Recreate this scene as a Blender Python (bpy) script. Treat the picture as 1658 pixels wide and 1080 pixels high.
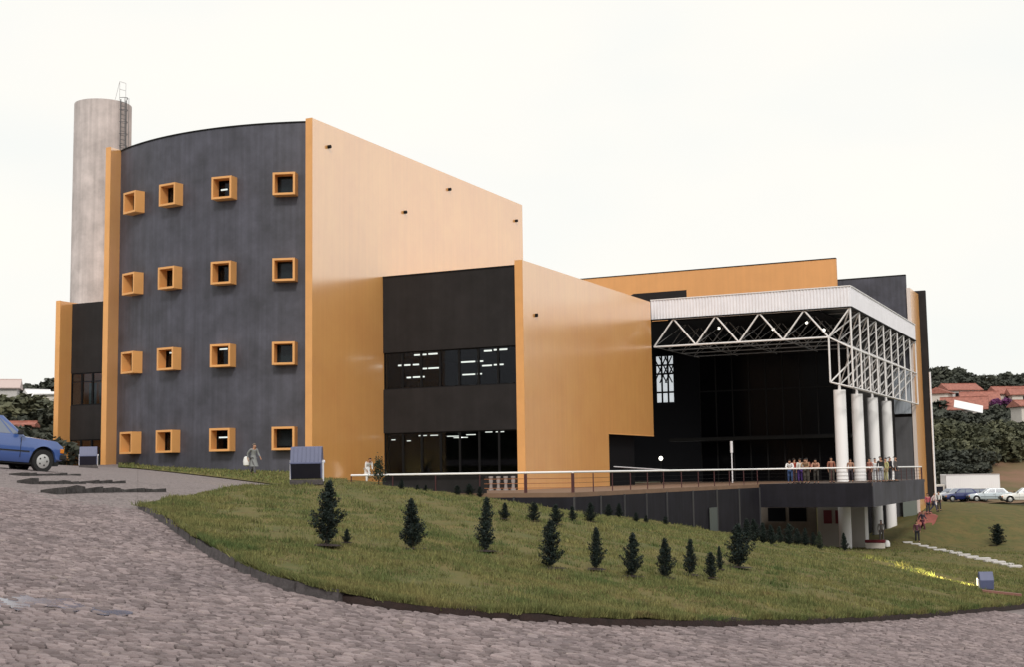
import bpy, bmesh, math, random
import numpy as np
from mathutils import Vector, Matrix
random.seed(7); rng = np.random.default_rng(7)
for o in list(bpy.data.objects): bpy.data.objects.remove(o)
SC = bpy.context.scene; C = SC.collection
R_ = math.radians

# ---------------------------------------------------------------- camera (eye at the origin, z up)
F_PX = 2142.3; YAW, PITCH, ROLL = R_(-25.37), R_(6.035), R_(-.869)
def cam_axes():
    cy, sy, cp, sp = math.cos(YAW), math.sin(YAW), math.cos(PITCH), math.sin(PITCH)
    fw = Vector((sy*cp, cy*cp, sp)); r = Vector((cy, -sy, 0)); u = r.cross(fw)
    cr, sr = math.cos(ROLL), math.sin(ROLL)
    return cr*r+sr*u, -sr*r+cr*u, fw
CR, CU, CF = cam_axes()
cam_d = bpy.data.cameras.new('camera'); cam = bpy.data.objects.new('camera', cam_d); C.objects.link(cam)
m = Matrix.Identity(4)
for i in range(3): m[i][0] = CR[i]; m[i][1] = CU[i]; m[i][2] = -CF[i]
cam.matrix_world = m
cam_d.sensor_width = 36; cam_d.lens = F_PX/1658*36; cam_d.clip_end = 3000; cam_d.clip_start = .2
SC.camera = cam
# ---------------------------------------------------------------- sky, sun, exposure
SUN_EL, SUN_AZ = 38, 150          # azimuth clockwise from +Y : light from behind and to the right of the camera
W = bpy.data.worlds.new('World'); SC.world = W; W.use_nodes = True
nt = W.node_tree; nt.nodes.clear()
out = nt.nodes.new('ShaderNodeOutputWorld'); bg = nt.nodes.new('ShaderNodeBackground')
sky = nt.nodes.new('ShaderNodeTexSky'); sky.sky_type = 'NISHITA'; sky.sun_disc = False
sky.sun_elevation = R_(SUN_EL); sky.sun_rotation = R_(SUN_AZ); sky.dust_density = 4; sky.ozone_density = .5
tc = nt.nodes.new('ShaderNodeTexCoord'); mp = nt.nodes.new('ShaderNodeMapping'); mp.inputs['Scale'].default_value = (1.5, 1.5, 4)
nz = nt.nodes.new('ShaderNodeTexNoise'); nz.inputs['Scale'].default_value = 1.9; nz.inputs['Detail'].default_value = 3
cr = nt.nodes.new('ShaderNodeValToRGB')
cr.color_ramp.elements[0].position = .35; cr.color_ramp.elements[0].color = (10.9, 11.0, 10.6, 1)
cr.color_ramp.elements[1].position = .65; cr.color_ramp.elements[1].color = (11.9, 11.5, 10.65, 1)
mx = nt.nodes.new('ShaderNodeMixRGB'); mx.inputs[0].default_value = .93     # overcast cloud layer over the clear sky
nt.links.new(tc.outputs['Generated'], mp.inputs[0]); nt.links.new(mp.outputs[0], nz.inputs['Vector']); nt.links.new(nz.outputs['Fac'], cr.inputs[0])
nt.links.new(sky.outputs[0], mx.inputs[1]); nt.links.new(cr.outputs[0], mx.inputs[2])
nt.links.new(mx.outputs[0], bg.inputs[0]); bg.inputs[1].default_value = .088
nt.links.new(bg.outputs[0], out.inputs[0])
sd = bpy.data.lights.new('sun', 'SUN'); sd.energy = 1.5; sd.angle = R_(9); sd.color = (1, .95, .87)
so = bpy.data.objects.new('sun', sd); C.objects.link(so)
sv = Vector((math.sin(R_(SUN_AZ))*math.cos(R_(SUN_EL)), math.cos(R_(SUN_AZ))*math.cos(R_(SUN_EL)), math.sin(R_(SUN_EL))))
so.rotation_euler = sv.to_track_quat('Z', 'Y').to_euler()
SC.view_settings.view_transform = 'Standard'; SC.view_settings.look = 'None'
SC.view_settings.exposure = .06; SC.view_settings.gamma = 1; SC.view_settings.use_curve_mapping = False

# ---------------------------------------------------------------- ray helpers: find where a sight line meets a known wall / the ground
def ray(x, y): return CF + CR*((x-829)/F_PX) - CU*((y-540)/F_PX)
def onX(x, y, X): d = ray(x, y); return d*(X/d.x)
def onY(x, y, Y): d = ray(x, y); return d*(Y/d.y)
def onZ(x, y, Z): d = ray(x, y); return d*(Z/d.z)
FH = Vector((CF.x, CF.y, 0)).normalized(); RH = Vector((FH.y, -FH.x, 0))
def xy(u, d): return RH.x*u+FH.x*d, RH.y*u+FH.y*d
def ud(x, y): return x*RH.x+y*RH.y, x*FH.x+y*FH.y

# ---------------------------------------------------------------- object helpers
def setp(o, label=None, cat=None, group=None, kind=None):
    if label: o['label'] = label
    if cat: o['category'] = cat
    if group: o['group'] = group
    if kind: o['kind'] = kind
    return o
def root(name, loc=(0, 0, 0), rz=0, label=None, cat=None, group=None):
    o = bpy.data.objects.new(name, None); C.objects.link(o); o.location = loc; o.rotation_euler = (0, 0, rz)
    o.empty_display_size = .2
    return setp(o, label, cat, group)
def link(name, me, parent=None, mat=None):
    o = bpy.data.objects.new(name, me); C.objects.link(o)
    if parent: o.parent = parent
    if mat is not None and not me.materials: me.materials.append(mat)
    return o
def mesh_np(name, v, f, mat=None, parent=None, smooth=False):
    me = bpy.data.meshes.new(name); me.from_pydata([tuple(map(float, p)) for p in v], [], [tuple(map(int, q)) for q in f]); me.update()
    if smooth: me.shade_smooth()
    return link(name, me, parent, mat)
def mesh_fast(name, V, Fc, n, mat=None, parent=None, smooth=False):
    "V (k,3) float array, Fc (m,n) int array, every face with n corners"
    me = bpy.data.meshes.new(name); V = np.ascontiguousarray(V, dtype=np.float32); Fc = np.ascontiguousarray(Fc, dtype=np.int32)
    me.vertices.add(len(V)); me.vertices.foreach_set('co', V.ravel())
    me.loops.add(Fc.size); me.loops.foreach_set('vertex_index', Fc.ravel())
    me.polygons.add(len(Fc)); me.polygons.foreach_set('loop_start', np.arange(0, Fc.size, n, dtype=np.int32))
    me.update(calc_edges=True); me.validate()
    if smooth: me.shade_smooth()
    return link(name, me, parent, mat)
class MB:
    def __init__(s): s.v = []; s.f = []
    def add(s, v, f):
        n = len(s.v); s.v += [tuple(p) for p in v]; s.f += [tuple(i+n for i in q) for q in f]; return s
    def box(s, x0, x1, y0, y1, z0, z1, M=None):
        v = [(x, y, z) for x in (x0, x1) for y in (y0, y1) for z in (z0, z1)]
        if M is not None: v = [M @ Vector(p) for p in v]
        return s.add(v, [(0, 1, 3, 2), (4, 6, 7, 5), (0, 4, 5, 1), (2, 3, 7, 6), (0, 2, 6, 4), (1, 5, 7, 3)])
    def tube(s, pts, r, n=8, cap=True, r2=None):
        pts = [Vector(p) for p in pts]; V = []; k = len(pts)
        for i, p in enumerate(pts):
            t = (pts[min(i+1, k-1)]-pts[max(i-1, 0)]).normalized()
            a = t.orthogonal().normalized() if abs(t.z) > .95 else t.cross(Vector((0, 0, 1))).normalized(); b = t.cross(a)
            rr = r if r2 is None else r+(r2-r)*i/(k-1)
            V += [p+(a*math.cos(6.28318*j/n)+b*math.sin(6.28318*j/n))*rr for j in range(n)]
        Fc = [(i*n+j, i*n+(j+1) % n, (i+1)*n+(j+1) % n, (i+1)*n+j) for i in range(k-1) for j in range(n)]
        if cap: Fc += [tuple(range(n))[::-1], tuple((k-1)*n+j for j in range(n))]
        return s.add(V, Fc)
    def lathe(s, prof, n=24, c=(0, 0), cap=True):
        V = [(c[0]+r*math.cos(6.28318*j/n), c[1]+r*math.sin(6.28318*j/n), z) for r, z in prof for j in range(n)]; k = len(prof)
        Fc = [(i*n+j, i*n+(j+1) % n, (i+1)*n+(j+1) % n, (i+1)*n+j) for i in range(k-1) for j in range(n)]
        if cap: Fc += [tuple(range(n))[::-1], tuple((k-1)*n+j for j in range(n))]
        return s.add(V, Fc)
    def prism(s, poly, z0, z1):
        n = len(poly); V = [(x, y, z0) for x, y in poly]+[(x, y, z1) for x, y in poly]
        return s.add(V, [tuple(range(n))[::-1], tuple(range(n, 2*n))]+[(i, (i+1) % n, n+(i+1) % n, n+i) for i in range(n)])
    def build(s, name, mat, parent=None, smooth=False, bevel=0):
        me = bpy.data.meshes.new(name); me.from_pydata(s.v, [], s.f); me.update()
        bm = bmesh.new(); bm.from_mesh(me); bmesh.ops.recalc_face_normals(bm, faces=bm.faces)
        if bevel: bmesh.ops.bevel(bm, geom=bm.edges[:], offset=bevel, segments=1, affect='EDGES')
        bm.to_mesh(me); bm.free()
        if smooth:
            me.shade_smooth()
            try: me.set_sharp_from_angle(angle=R_(40))
            except Exception: pass
        return link(name, me, parent, mat)
def copy_tree(o, parent=None):
    c = o.copy(); C.objects.link(c); c.parent = parent
    for ch in list(o.children): copy_tree(ch, c)
    return c

# ---------------------------------------------------------------- materials
def mat(name, col, rough=.7, metal=0, spec=.5, var=0, vscale=3, col2=None, stretch=(1, 1, 1), bump=0, bscale=30, coat=0, coat_ior=1.5, coat_rough=.1, ior=1.5, emit=None, estr=0, alpha=1, detail=5, trans=0, streak=0):
    m = bpy.data.materials.new(name); m.use_nodes = True; n = m.node_tree; b = n.nodes['Principled BSDF']; L = n.links
    b.inputs['Base Color'].default_value = (*col, 1); b.inputs['Roughness'].default_value = rough; b.inputs['Metallic'].default_value = metal
    b.inputs['Specular IOR Level'].default_value = spec; b.inputs['IOR'].default_value = ior
    b.inputs['Coat Weight'].default_value = coat; b.inputs['Coat IOR'].default_value = coat_ior; b.inputs['Coat Roughness'].default_value = coat_rough
    b.inputs['Transmission Weight'].default_value = trans; b.inputs['Alpha'].default_value = alpha
    if emit: b.inputs['Emission Color'].default_value = (*emit, 1); b.inputs['Emission Strength'].default_value = estr
    if var or col2 or bump or streak:
        t = n.nodes.new('ShaderNodeTexCoord'); mpp = n.nodes.new('ShaderNodeMapping'); mpp.inputs['Scale'].default_value = stretch
        L.new(t.outputs['Object'], mpp.inputs[0])
    if var or col2:
        a = n.nodes.new('ShaderNodeTexNoise'); a.inputs['Scale'].default_value = vscale; a.inputs['Detail'].default_value = detail; a.inputs['Roughness'].default_value = .65
        L.new(mpp.outputs[0], a.inputs['Vector'])
        r = n.nodes.new('ShaderNodeValToRGB'); r.color_ramp.elements[0].position = .32; r.color_ramp.elements[1].position = .68
        c2 = col2 or tuple(c*(1-var) for c in col); c1 = col if col2 else tuple(min(1, c*(1+var)) for c in col)
        r.color_ramp.elements[0].color = (*c2, 1); r.color_ramp.elements[1].color = (*c1, 1)
        L.new(a.outputs['Fac'], r.inputs[0]); last = r.outputs[0]
        if streak:
            m2 = n.nodes.new('ShaderNodeMapping'); m2.inputs['Scale'].default_value = (2.2, 2.2, .07); L.new(t.outputs['Object'], m2.inputs[0])
            s_ = n.nodes.new('ShaderNodeTexNoise'); s_.inputs['Scale'].default_value = 1.6; s_.inputs['Detail'].default_value = 6; L.new(m2.outputs[0], s_.inputs['Vector'])
            mr = n.nodes.new('ShaderNodeMapRange'); mr.inputs[1].default_value = .3; mr.inputs[2].default_value = .7; mr.inputs[3].default_value = 1-streak; mr.inputs[4].default_value = 1+streak
            L.new(s_.outputs['Fac'], mr.inputs[0])
            mm = n.nodes.new('ShaderNodeVectorMath'); mm.operation = 'SCALE'; L.new(last, mm.inputs[0]); L.new(mr.outputs[0], mm.inputs['Scale']); last = mm.outputs[0]
        L.new(last, b.inputs['Base Color'])
    if bump:
        a2 = n.nodes.new('ShaderNodeTexNoise'); a2.inputs['Scale'].default_value = bscale; a2.inputs['Detail'].default_value = 4; L.new(mpp.outputs[0], a2.inputs['Vector'])
        bp = n.nodes.new('ShaderNodeBump'); bp.inputs['Strength'].default_value = bump; bp.inputs['Distance'].default_value = .05
        L.new(a2.outputs['Fac'], bp.inputs['Height']); L.new(bp.outputs[0], b.inputs['Normal'])
    return m
M = {}
M['orange'] = mat('orange_paint', (1.0, .47, .14), .55, var=.07, vscale=.3, streak=.03, coat=1, coat_ior=4.1, coat_rough=.21, spec=.6)
M['orange_flat'] = mat('orange_matt_paint', (.74, .355, .13), .6, var=.05, vscale=.3, streak=.03)
M['orange_front'] = mat('orange_trim_paint', (.74, .37, .13), .5, var=.06, vscale=.8)
M['charcoal'] = mat('charcoal_render', (.054, .054, .074), .55, var=.36, vscale=.55, streak=.2, spec=.6, bump=.1, bscale=2)
M['dark_panel'] = mat('dark_brown_render', (.016, .014, .015), .7, var=.25, vscale=.6, streak=.12, spec=.3)
M['soot'] = mat('black_frame', (.006, .006, .007), .7, spec=.2)
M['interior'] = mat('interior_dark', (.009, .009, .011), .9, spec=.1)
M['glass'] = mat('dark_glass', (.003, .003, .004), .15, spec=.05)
M['glass_clear'] = None
M['tube'] = mat('fluorescent_tube', (1, 1, 1), .5, emit=(1, .95, .82), estr=3.0)
M['daylight'] = mat('glowing_sky_pane', (.7, .75, .8), .5, emit=(.75, .8, .83), estr=.62)
M['concrete'] = mat('raw_concrete', (.52, .46, .45), .85, var=.2, vscale=.6, streak=.14, bump=.2, bscale=3)
M['white_metal'] = mat('white_painted_steel', (.78, .76, .77), .4, var=.04, vscale=2)
M['fascia'] = mat('white_corrugated_sheet', (.80, .79, .84), .45, var=.05, vscale=1.2)
M['column'] = mat('white_column_paint', (.90, .89, .91), .5)
M['slab'] = mat('dark_slab_edge', (.012, .011, .017), .7, var=.25, vscale=.7, streak=.2, spec=.25)
M['slab_side'] = M['slab']
M['floor'] = mat('terrace_floor', (.19, .115, .075), .7, var=.15, vscale=1)
M['grey_panel'] = mat('grey_sheet_wall', (.10, .10, .11), .5, var=.1, vscale=1, streak=.1)
M['pale_panel'] = mat('pale_sheet', (.42, .46, .52), .35, var=.06, vscale=1, coat=.5)
M['post'] = mat('dark_red_post', (.07, .02, .022), .5)
M['wire'] = mat('rusty_rail_wire', (.35, .13, .05), .5)
M['navy'] = mat('floodlight_hood', (.10, .115, .22), .4, var=.08, vscale=3)
M['navy_dark'] = mat('floodlight_glass', (.012, .012, .022), .15)
M['kerb'] = mat('stone_kerb', (.075, .065, .068), .85, var=.35, vscale=6, bump=.4, bscale=20)
M['kerb_dark'] = mat('dark_kerb_stone', (.05, .045, .045), .9, var=.7, vscale=4, bump=.5, bscale=14)
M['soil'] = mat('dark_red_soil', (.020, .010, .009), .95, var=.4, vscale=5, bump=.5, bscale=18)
M['joint'] = mat('joint_grit', (.075, .06, .058), .95, var=.3, vscale=18)
M['water'] = mat('puddle_water', (.10, .11, .17), .2, spec=.8, var=.3, vscale=6)
M['skin'] = mat('skin', (.38, .20, .13), .6)
M['hair'] = mat('dark_hair', (.015, .011, .01), .7)
M['red_path'] = mat('red_dirt', (.32, .10, .08), .95, var=.2, vscale=1.2)
M['red_clay'] = mat('bare_clay_slope', (.24, .12, .08), .95, var=.3, vscale=.12, col2=(.10, .09, .03))
M['step'] = mat('pale_concrete_step', (.52, .50, .50), .8, var=.12, vscale=4)
M['roof_tile'] = mat('red_clay_tiles', (.33, .13, .10), .85, var=.3, vscale=2.5)
M['house_white'] = mat('whitewashed_wall', (.62, .58, .54), .8, var=.08, vscale=1)
M['white_sheet'] = mat('white_roof_sheet', (.80, .80, .82), .6)
M['tyre'] = mat('tyre_rubber', (.012, .012, .013), .8)
M['hub'] = mat('wheel_trim', (.55, .55, .55), .35, metal=.5)
M['chrome'] = mat('chrome_trim', (.6, .6, .62), .2, metal=1)
M['lamp_clear'] = mat('headlamp_glass', (.6, .6, .58), .12)
M['lamp_red'] = mat('tail_lamp', (.35, .01, .01), .25)
M['lamp_amber'] = mat('indicator_lamp', (.6, .2, .02), .25)
M['car_glass'] = mat('car_glass', (.16, .19, .26), .08, spec=1)
M['bark'] = mat('bark', (.07, .05, .035), .9, var=.3, vscale=8)
def leafmat(name, a, b, sc=1.2):
    m = mat(name, a, .65, col2=b, vscale=sc, spec=.25, detail=4)
    return m
M['leaf_far'] = leafmat('far_tree_leaves', (.095, .10, .075), (.035, .042, .036), .22)
M['leaf_olive'] = leafmat('olive_leaves', (.17, .17, .10), (.055, .062, .042), .2)
M['leaf_conifer'] = leafmat('conifer_needles', (.022, .036, .028), (.006, .011, .012), 5)
M['leaf_green'] = leafmat('young_tree_leaves', (.04, .06, .035), (.015, .025, .018), 5)
M['leaf_purple'] = leafmat('purple_blossom', (.22, .06, .20), (.08, .03, .07), .8)
def ground_mat(name, c1, c2, c3, s1, s2, bump=.3, island=0):
    m = bpy.data.materials.new(name); m.use_nodes = True; n = m.node_tree; b = n.nodes['Principled BSDF']; L = n.links
    b.inputs['Roughness'].default_value = .95; b.inputs['Specular IOR Level'].default_value = .15
    t = n.nodes.new('ShaderNodeTexCoord')
    def nz_(sc, d=6):
        a = n.nodes.new('ShaderNodeTexNoise'); a.inputs['Scale'].default_value = sc; a.inputs['Detail'].default_value = d; a.inputs['Roughness'].default_value = .7; L.new(t.outputs['Object'], a.inputs['Vector']); return a
    a = nz_(s1); r = n.nodes.new('ShaderNodeValToRGB'); r.color_ramp.elements[0].position = .36; r.color_ramp.elements[1].position = .64
    r.color_ramp.elements[0].color = (*c1, 1); r.color_ramp.elements[1].color = (*c2, 1); L.new(a.outputs['Fac'], r.inputs[0])
    a2 = nz_(s2, 8); r2 = n.nodes.new('ShaderNodeValToRGB'); r2.color_ramp.elements[0].position = .56; r2.color_ramp.elements[1].position = .74
    r2.color_ramp.elements[0].color = (0, 0, 0, 1); r2.color_ramp.elements[1].color = (1, 1, 1, 1); L.new(a2.outputs['Fac'], r2.inputs[0])
    mx = n.nodes.new('ShaderNodeMixRGB'); L.new(r2.outputs[0], mx.inputs[0]); L.new(r.outputs[0], mx.inputs[1]); mx.inputs[2].default_value = (*c3, 1)
    last = mx.outputs[0]
    if island:      # each stone or blade a little lighter or darker than its neighbour
        g = n.nodes.new('ShaderNodeNewGeometry'); mr = n.nodes.new('ShaderNodeMapRange'); mr.inputs[3].default_value = 1-island; mr.inputs[4].default_value = 1+island*.8; L.new(g.outputs['Random Per Island'], mr.inputs[0])
        vm = n.nodes.new('ShaderNodeVectorMath'); vm.operation = 'SCALE'; L.new(last, vm.inputs[0]); L.new(mr.outputs[0], vm.inputs['Scale']); last = vm.outputs[0]
    L.new(last, b.inputs['Base Color'])
    bp = n.nodes.new('ShaderNodeBump'); bp.inputs['Strength'].default_value = bump; bp.inputs['Distance'].default_value = .08; L.new(a2.outputs['Fac'], bp.inputs['Height']); L.new(bp.outputs[0], b.inputs['Normal'])
    return m
M['lawn'] = ground_mat('lawn_turf', (.16, .125, .05), (.10, .105, .04), (.080, .042, .026), .9, 2.6)
M['blade'] = ground_mat('grass_blades', (.22, .198, .08), (.085, .122, .044), (.14, .08, .05), .75, 2.4, 0, .5)
M['far_ground'] = ground_mat('far_scrub', (.05, .05, .022), (.03, .035, .018), (.14, .075, .05), .02, .04)
M['wood_hill'] = ground_mat('wooded_hill', (.045, .05, .03), (.03, .035, .022), (.07, .06, .035), .03, .1)
# cobbles: voronoi for the distance (real stones near by carry the plain stone material)
M['stone'] = ground_mat('cobble_stone', (.285, .232, .235), (.205, .168, .174), (.33, .28, .26), .7, 9, .35, .34)
def cobble_far():
    m = bpy.data.materials.new('cobble_paving'); m.use_nodes = True; n = m.node_tree; b = n.nodes['Principled BSDF']; L = n.links
    b.inputs['Roughness'].default_value = .9
    t = n.nodes.new('ShaderNodeTexCoord')
    v = n.nodes.new('ShaderNodeTexVoronoi'); v.inputs['Scale'].default_value = 7.5; L.new(t.outputs['Object'], v.inputs['Vector'])
    v2 = n.nodes.new('ShaderNodeTexVoronoi'); v2.feature = 'DISTANCE_TO_EDGE'; v2.inputs['Scale'].default_value = 7.5; L.new(t.outputs['Object'], v2.inputs['Vector'])
    sp = n.nodes.new('ShaderNodeSeparateColor'); L.new(v.outputs['Color'], sp.inputs[0])
    a = n.nodes.new('ShaderNodeTexNoise'); a.inputs['Scale'].default_value = .5; a.inputs['Detail'].default_value = 8; L.new(t.outputs['Object'], a.inputs['Vector'])
    ad = n.nodes.new('ShaderNodeMath'); ad.operation = 'ADD'; L.new(sp.outputs[0], ad.inputs[0]); L.new(a.outputs['Fac'], ad.inputs[1])
    r = n.nodes.new('ShaderNodeValToRGB'); r.color_ramp.elements[0].position = .35; r.color_ramp.elements[1].position = 1.2 if False else 1.0
    r.color_ramp.elements[0].color = (.16, .132, .134, 1); r.color_ramp.elements[1].color = (.24, .20, .20, 1); L.new(ad.outputs[0], r.inputs[0])
    e = n.nodes.new('ShaderNodeMapRange'); e.inputs[1].default_value = 0; e.inputs[2].default_value = .09; L.new(v2.outputs['Distance'], e.inputs[0])
    mx = n.nodes.new('ShaderNodeMixRGB'); L.new(e.outputs[0], mx.inputs[0]); mx.inputs[1].default_value = (.11, .088, .088, 1); L.new(r.outputs[0], mx.inputs[2])
    L.new(mx.outputs[0], b.inputs['Base Color'])
    bp = n.nodes.new('ShaderNodeBump'); bp.inputs['Strength'].default_value = .6; bp.inputs['Distance'].default_value = .02; L.new(e.outputs[0], bp.inputs['Height']); L.new(bp.outputs[0], b.inputs['Normal'])
    return m
M['cobble_far'] = cobble_far()
def clear_glass():
    m = bpy.data.materials.new('window_glass'); m.use_nodes = True; n = m.node_tree; n.nodes.clear(); L = n.links
    o = n.nodes.new('ShaderNodeOutputMaterial'); t = n.nodes.new('ShaderNodeBsdfTransparent'); t.inputs[0].default_value = (.55, .58, .6, 1)
    g = n.nodes.new('ShaderNodeBsdfGlossy'); g.inputs['Roughness'].default_value = .04; g.inputs['Color'].default_value = (.6, .62, .7, 1); fr = n.nodes.new('ShaderNodeFresnel'); fr.inputs[0].default_value = 1.35
    mx = n.nodes.new('ShaderNodeMixShader'); L.new(fr.outputs[0], mx.inputs[0]); L.new(t.outputs[0], mx.inputs[1]); L.new(g.outputs[0], mx.inputs[2]); L.new(mx.outputs[0], o.inputs[0]); return m
M['glass_clear'] = clear_glass()

# ================================================================= TERRAIN
AL, BE = -.139, .0038
def road_z(x, y):
    u, d = ud(x, y); return -1.6+AL*u+BE*d
def on_road(px, py):
    r = ray(px, py); u, d = ud(r.x, r.y); t = -1.6/(r.z-AL*u-BE*d); return r*t
class TPS:
    def __init__(s, P, lam=.02):
        P = np.array(P, float); s.X = P[:, :2]/50; n = len(P)
        K = s.k(np.linalg.norm(s.X[:, None]-s.X[None], axis=2)); Q = np.c_[np.ones(n), s.X]
        A = np.block([[K+lam*np.eye(n), Q], [Q.T, np.zeros((3, 3))]]); w = np.linalg.solve(A, np.r_[P[:, 2], 0, 0, 0]); s.w = w[:n]; s.a = w[n:]
    @staticmethod
    def k(r): return np.where(r > 1e-9, r*r*np.log(np.maximum(r, 1e-9)), 0)
    def __call__(s, x, y):
        x = np.asarray(x, float); sh = x.shape; q = np.c_[np.ravel(x), np.ravel(y)]/50; out = np.zeros(len(q))
        for i in range(0, len(q), 20000):
            qq = q[i:i+20000]; out[i:i+20000] = s.k(np.linalg.norm(qq[:, None]-s.X[None], axis=2)) @ s.w + np.c_[np.ones(len(qq)), qq] @ s.a
        return out.reshape(sh)
def at_d(px, py, d):
    r = ray(px, py); u, dd = ud(r.x, r.y); return r*(d/dd)
# near edge of the lawn, seen from the road, left tip to right
EDGE = [(225, 825), (250, 838), (280, 859), (312, 883), (350, 907), (400, 931), (450, 951), (505, 966), (570, 978), (640, 987), (710, 994), (780, 1000), (860, 1006), (940, 1011), (1010, 1014), (1100, 1015), (1200, 1014), (1300, 1012), (1400, 1008), (1500, 1001), (1580, 993), (1658, 984), (1760, 970), (1880, 956), (2000, 946)]
def catmull(P, n=3):
    P = [np.array(p, float) for p in P]; P = [2*P[0]-P[1]]+P+[2*P[-1]-P[-2]]; out = []
    for i in range(1, len(P)-2):
        for k in range(n):
            t = k/n; out.append(.5*((2*P[i])+(P[i+1]-P[i-1])*t+(2*P[i-1]-5*P[i]+4*P[i+1]-P[i+2])*t*t+(-P[i-1]+3*P[i]-3*P[i+1]+P[i+2])*t**3))
    return out+[P[-2]]
edge_pts = [on_road(*e) for e in catmull(EDGE)]
# upper-left edge of the lawn, along the lane that runs to the buildings
LANE = [(225, 825), (262, 813), (300, 807.5), (350, 801), (400, 796), (440, 791), (462, 788)]
lane_d = [24.4, 26.5, 29, 33, 38, 44, 50]
lane_pts = [at_d(p[0], p[1], d) for p, d in zip(LANE, lane_d)]
# hard ground left of the lawn and up to the building foot
hp = []
for u in range(-30, 31, 6):
    for d in (-30, -15, 0, 8, 14, 20): hp.append((*xy(u, d), -1.6+AL*u+BE*d))
for p in edge_pts[:40:3]: hp.append(tuple(p))
for p in lane_pts: hp.append(tuple(p))
CAR = at_d(75, 766, 34)
hp += [tuple(CAR), tuple(at_d(20, 770, 32)), (-58.8, 64, .95), (-62.8, 64, .72), (-54, 62.5, .62), (-70, 70, 1.1), (-60, 80, 1.6), (-50, 63, .42), (-45, 63, .2), (-75, 60, .9), tuple(at_d(200, 758.5, 62)), tuple(at_d(330, 771, 58)), (-90, 60, 1.2), (-100, 100, 3), (-40, 20, 1.5), (-60, 30, 2.2)]
HARD = TPS(hp, .002)
lp = [(p.x, p.y, p.z+(.11 if i < 22 else .065)) for i, p in enumerate(edge_pts[1:]) if i % 2 == 0]+[tuple(lane_pts[0])]+[(p.x, p.y, p.z+.04) for p in lane_pts[1:]]
lp += [(-35.3, 60, -.62), (-32.3, 60, -.93), (-29.6, 60, -1.28), (-28, 60, -1.5), (-26.2, 60, -1.75), (-24.9, 64, -2.27), (-24.7, 66.8, -2.46), (-24.5, 73.1, -3.05), (-24, 83, -3.95)]
lp += [(-45, 63, .15), (-43, 66, -.2), (-41, 70, -.48), (-50, 63, .38), (-54, 62.5, .6), (-20, 98.8, -5.85), (-18, 105, -5.9), (-20.1, 118, -5.95), (-20, 92, -5.5), (-28, 100, -5.9), (-15, 112, -5.9)]
for px, py, d in ((497, 779, 34), (1465, 879, 103), (1645, 921, 74), (1585, 955, 36), (1400, 905, 66), (1658, 815, 145), (1560, 814, 145), (1520, 832, 118), (1600, 860, 108), (1658, 850, 112), (1700, 900, 80), (1300, 893, 80), (1505, 797, 150), (1503, 829, 113), (1521, 825, 116), (1488, 834, 110), (1512, 815, 128)):
    lp.append(tuple(at_d(px, py, d)))
lp += [(*xy(120, 150), -5), (*xy(60, 200), -3), (*xy(0, 200), -2)]
LAWN = TPS(lp, .002)
def lawn_hit(px, py, t0=10, t1=200):
    r = ray(px, py); u, d = ud(r.x, r.y); ts = np.linspace(t0, t1, 1500); z = LAWN(r.x*ts, r.y*ts); g = r.z*ts-z
    k = np.nonzero((g[:-1] > 0) & (g[1:] <= 0))[0]
    t = ts[k[0]] if len(k) else t1
    return Vector((r.x*t, r.y*t, float(LAWN(np.array([r.x*t]), np.array([r.y*t]))[0])))
def azr(p): u, d = ud(p.x, p.y); return math.atan2(u, d), math.hypot(u, d)
ea = np.array([azr(p) for p in edge_pts]); la = np.array([azr(p) for p in lane_pts])
def az_px(px): r = ray(px, 766); return math.atan2(*ud(r.x, r.y))
def pol(a, r): return xy(math.sin(a)*r, math.cos(a)*r)
def hit_seg(a, segs):
    dx, dy = xy(math.sin(a), math.cos(a)); best = 1e9
    for (x0, y0), (x1, y1) in segs:
        ex, ey = x1-x0, y1-y0; den = dx*ey-dy*ex
        if abs(den) < 1e-9: continue
        t = (x0*ey-y0*ex)/den; s_ = (x0*dy-y0*dx)/den
        if t > 0 and 0 <= s_ <= 1: best = min(best, t)
    return best
TERR = [(-38.2, 72), (-38.2, 60), (-25.2, 60), (-24.6, 72), (-23.3, 87.24)]
tsegs = [((-38.2, 60), (-25.2, 60)), ((-25.2, 60), (-24.6, 72)), ((-24.6, 72), (-23.3, 87.24))]
bsegs = [((-59, 66), (-43.7, 66)), ((-43.5, 64.3), (-43.5, 72)), ((-63, 64.6), (-59, 64.6)), ((-59, 66.1), (-59, 64.5)), ((-43.7, 66.1), (-43.7, 64.2)), ((-43.8, 64.3), (-43.4, 64.3))]
# --- lawn strip
A_TIP = ea[0, 0]; A_END = la[-1, 0]
cols = sorted(set(list(np.linspace(A_TIP, az_px(1700), 420))+list(np.linspace(az_px(1700), ea[-1, 0], 30))))
def r_in(a): return float(np.interp(a, ea[:, 0], ea[:, 1]))
def r_out(a):
    if a < A_END: return float(np.interp(a, la[:, 0], la[:, 1]))
    t = min(hit_seg(a, tsegs)+.25, hit_seg(a, bsegs)+.3)
    return t if t < 130 else 149.
NR = 90
gv = []; rs = np.linspace(0, 1, NR)
for a in cols:
    r0, r1 = r_in(a), r_out(a); r1 = max(r1, r0+.02)
    rr = 1/(1/r0+(1/r1-1/r0)*rs) if r1 > 60 else r0+(r1-r0)*rs**1.5
    for r in rr: gv.append((*pol(a, r), r))
gv = np.array(gv); z = LAWN(gv[:, 0], gv[:, 1])
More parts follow.
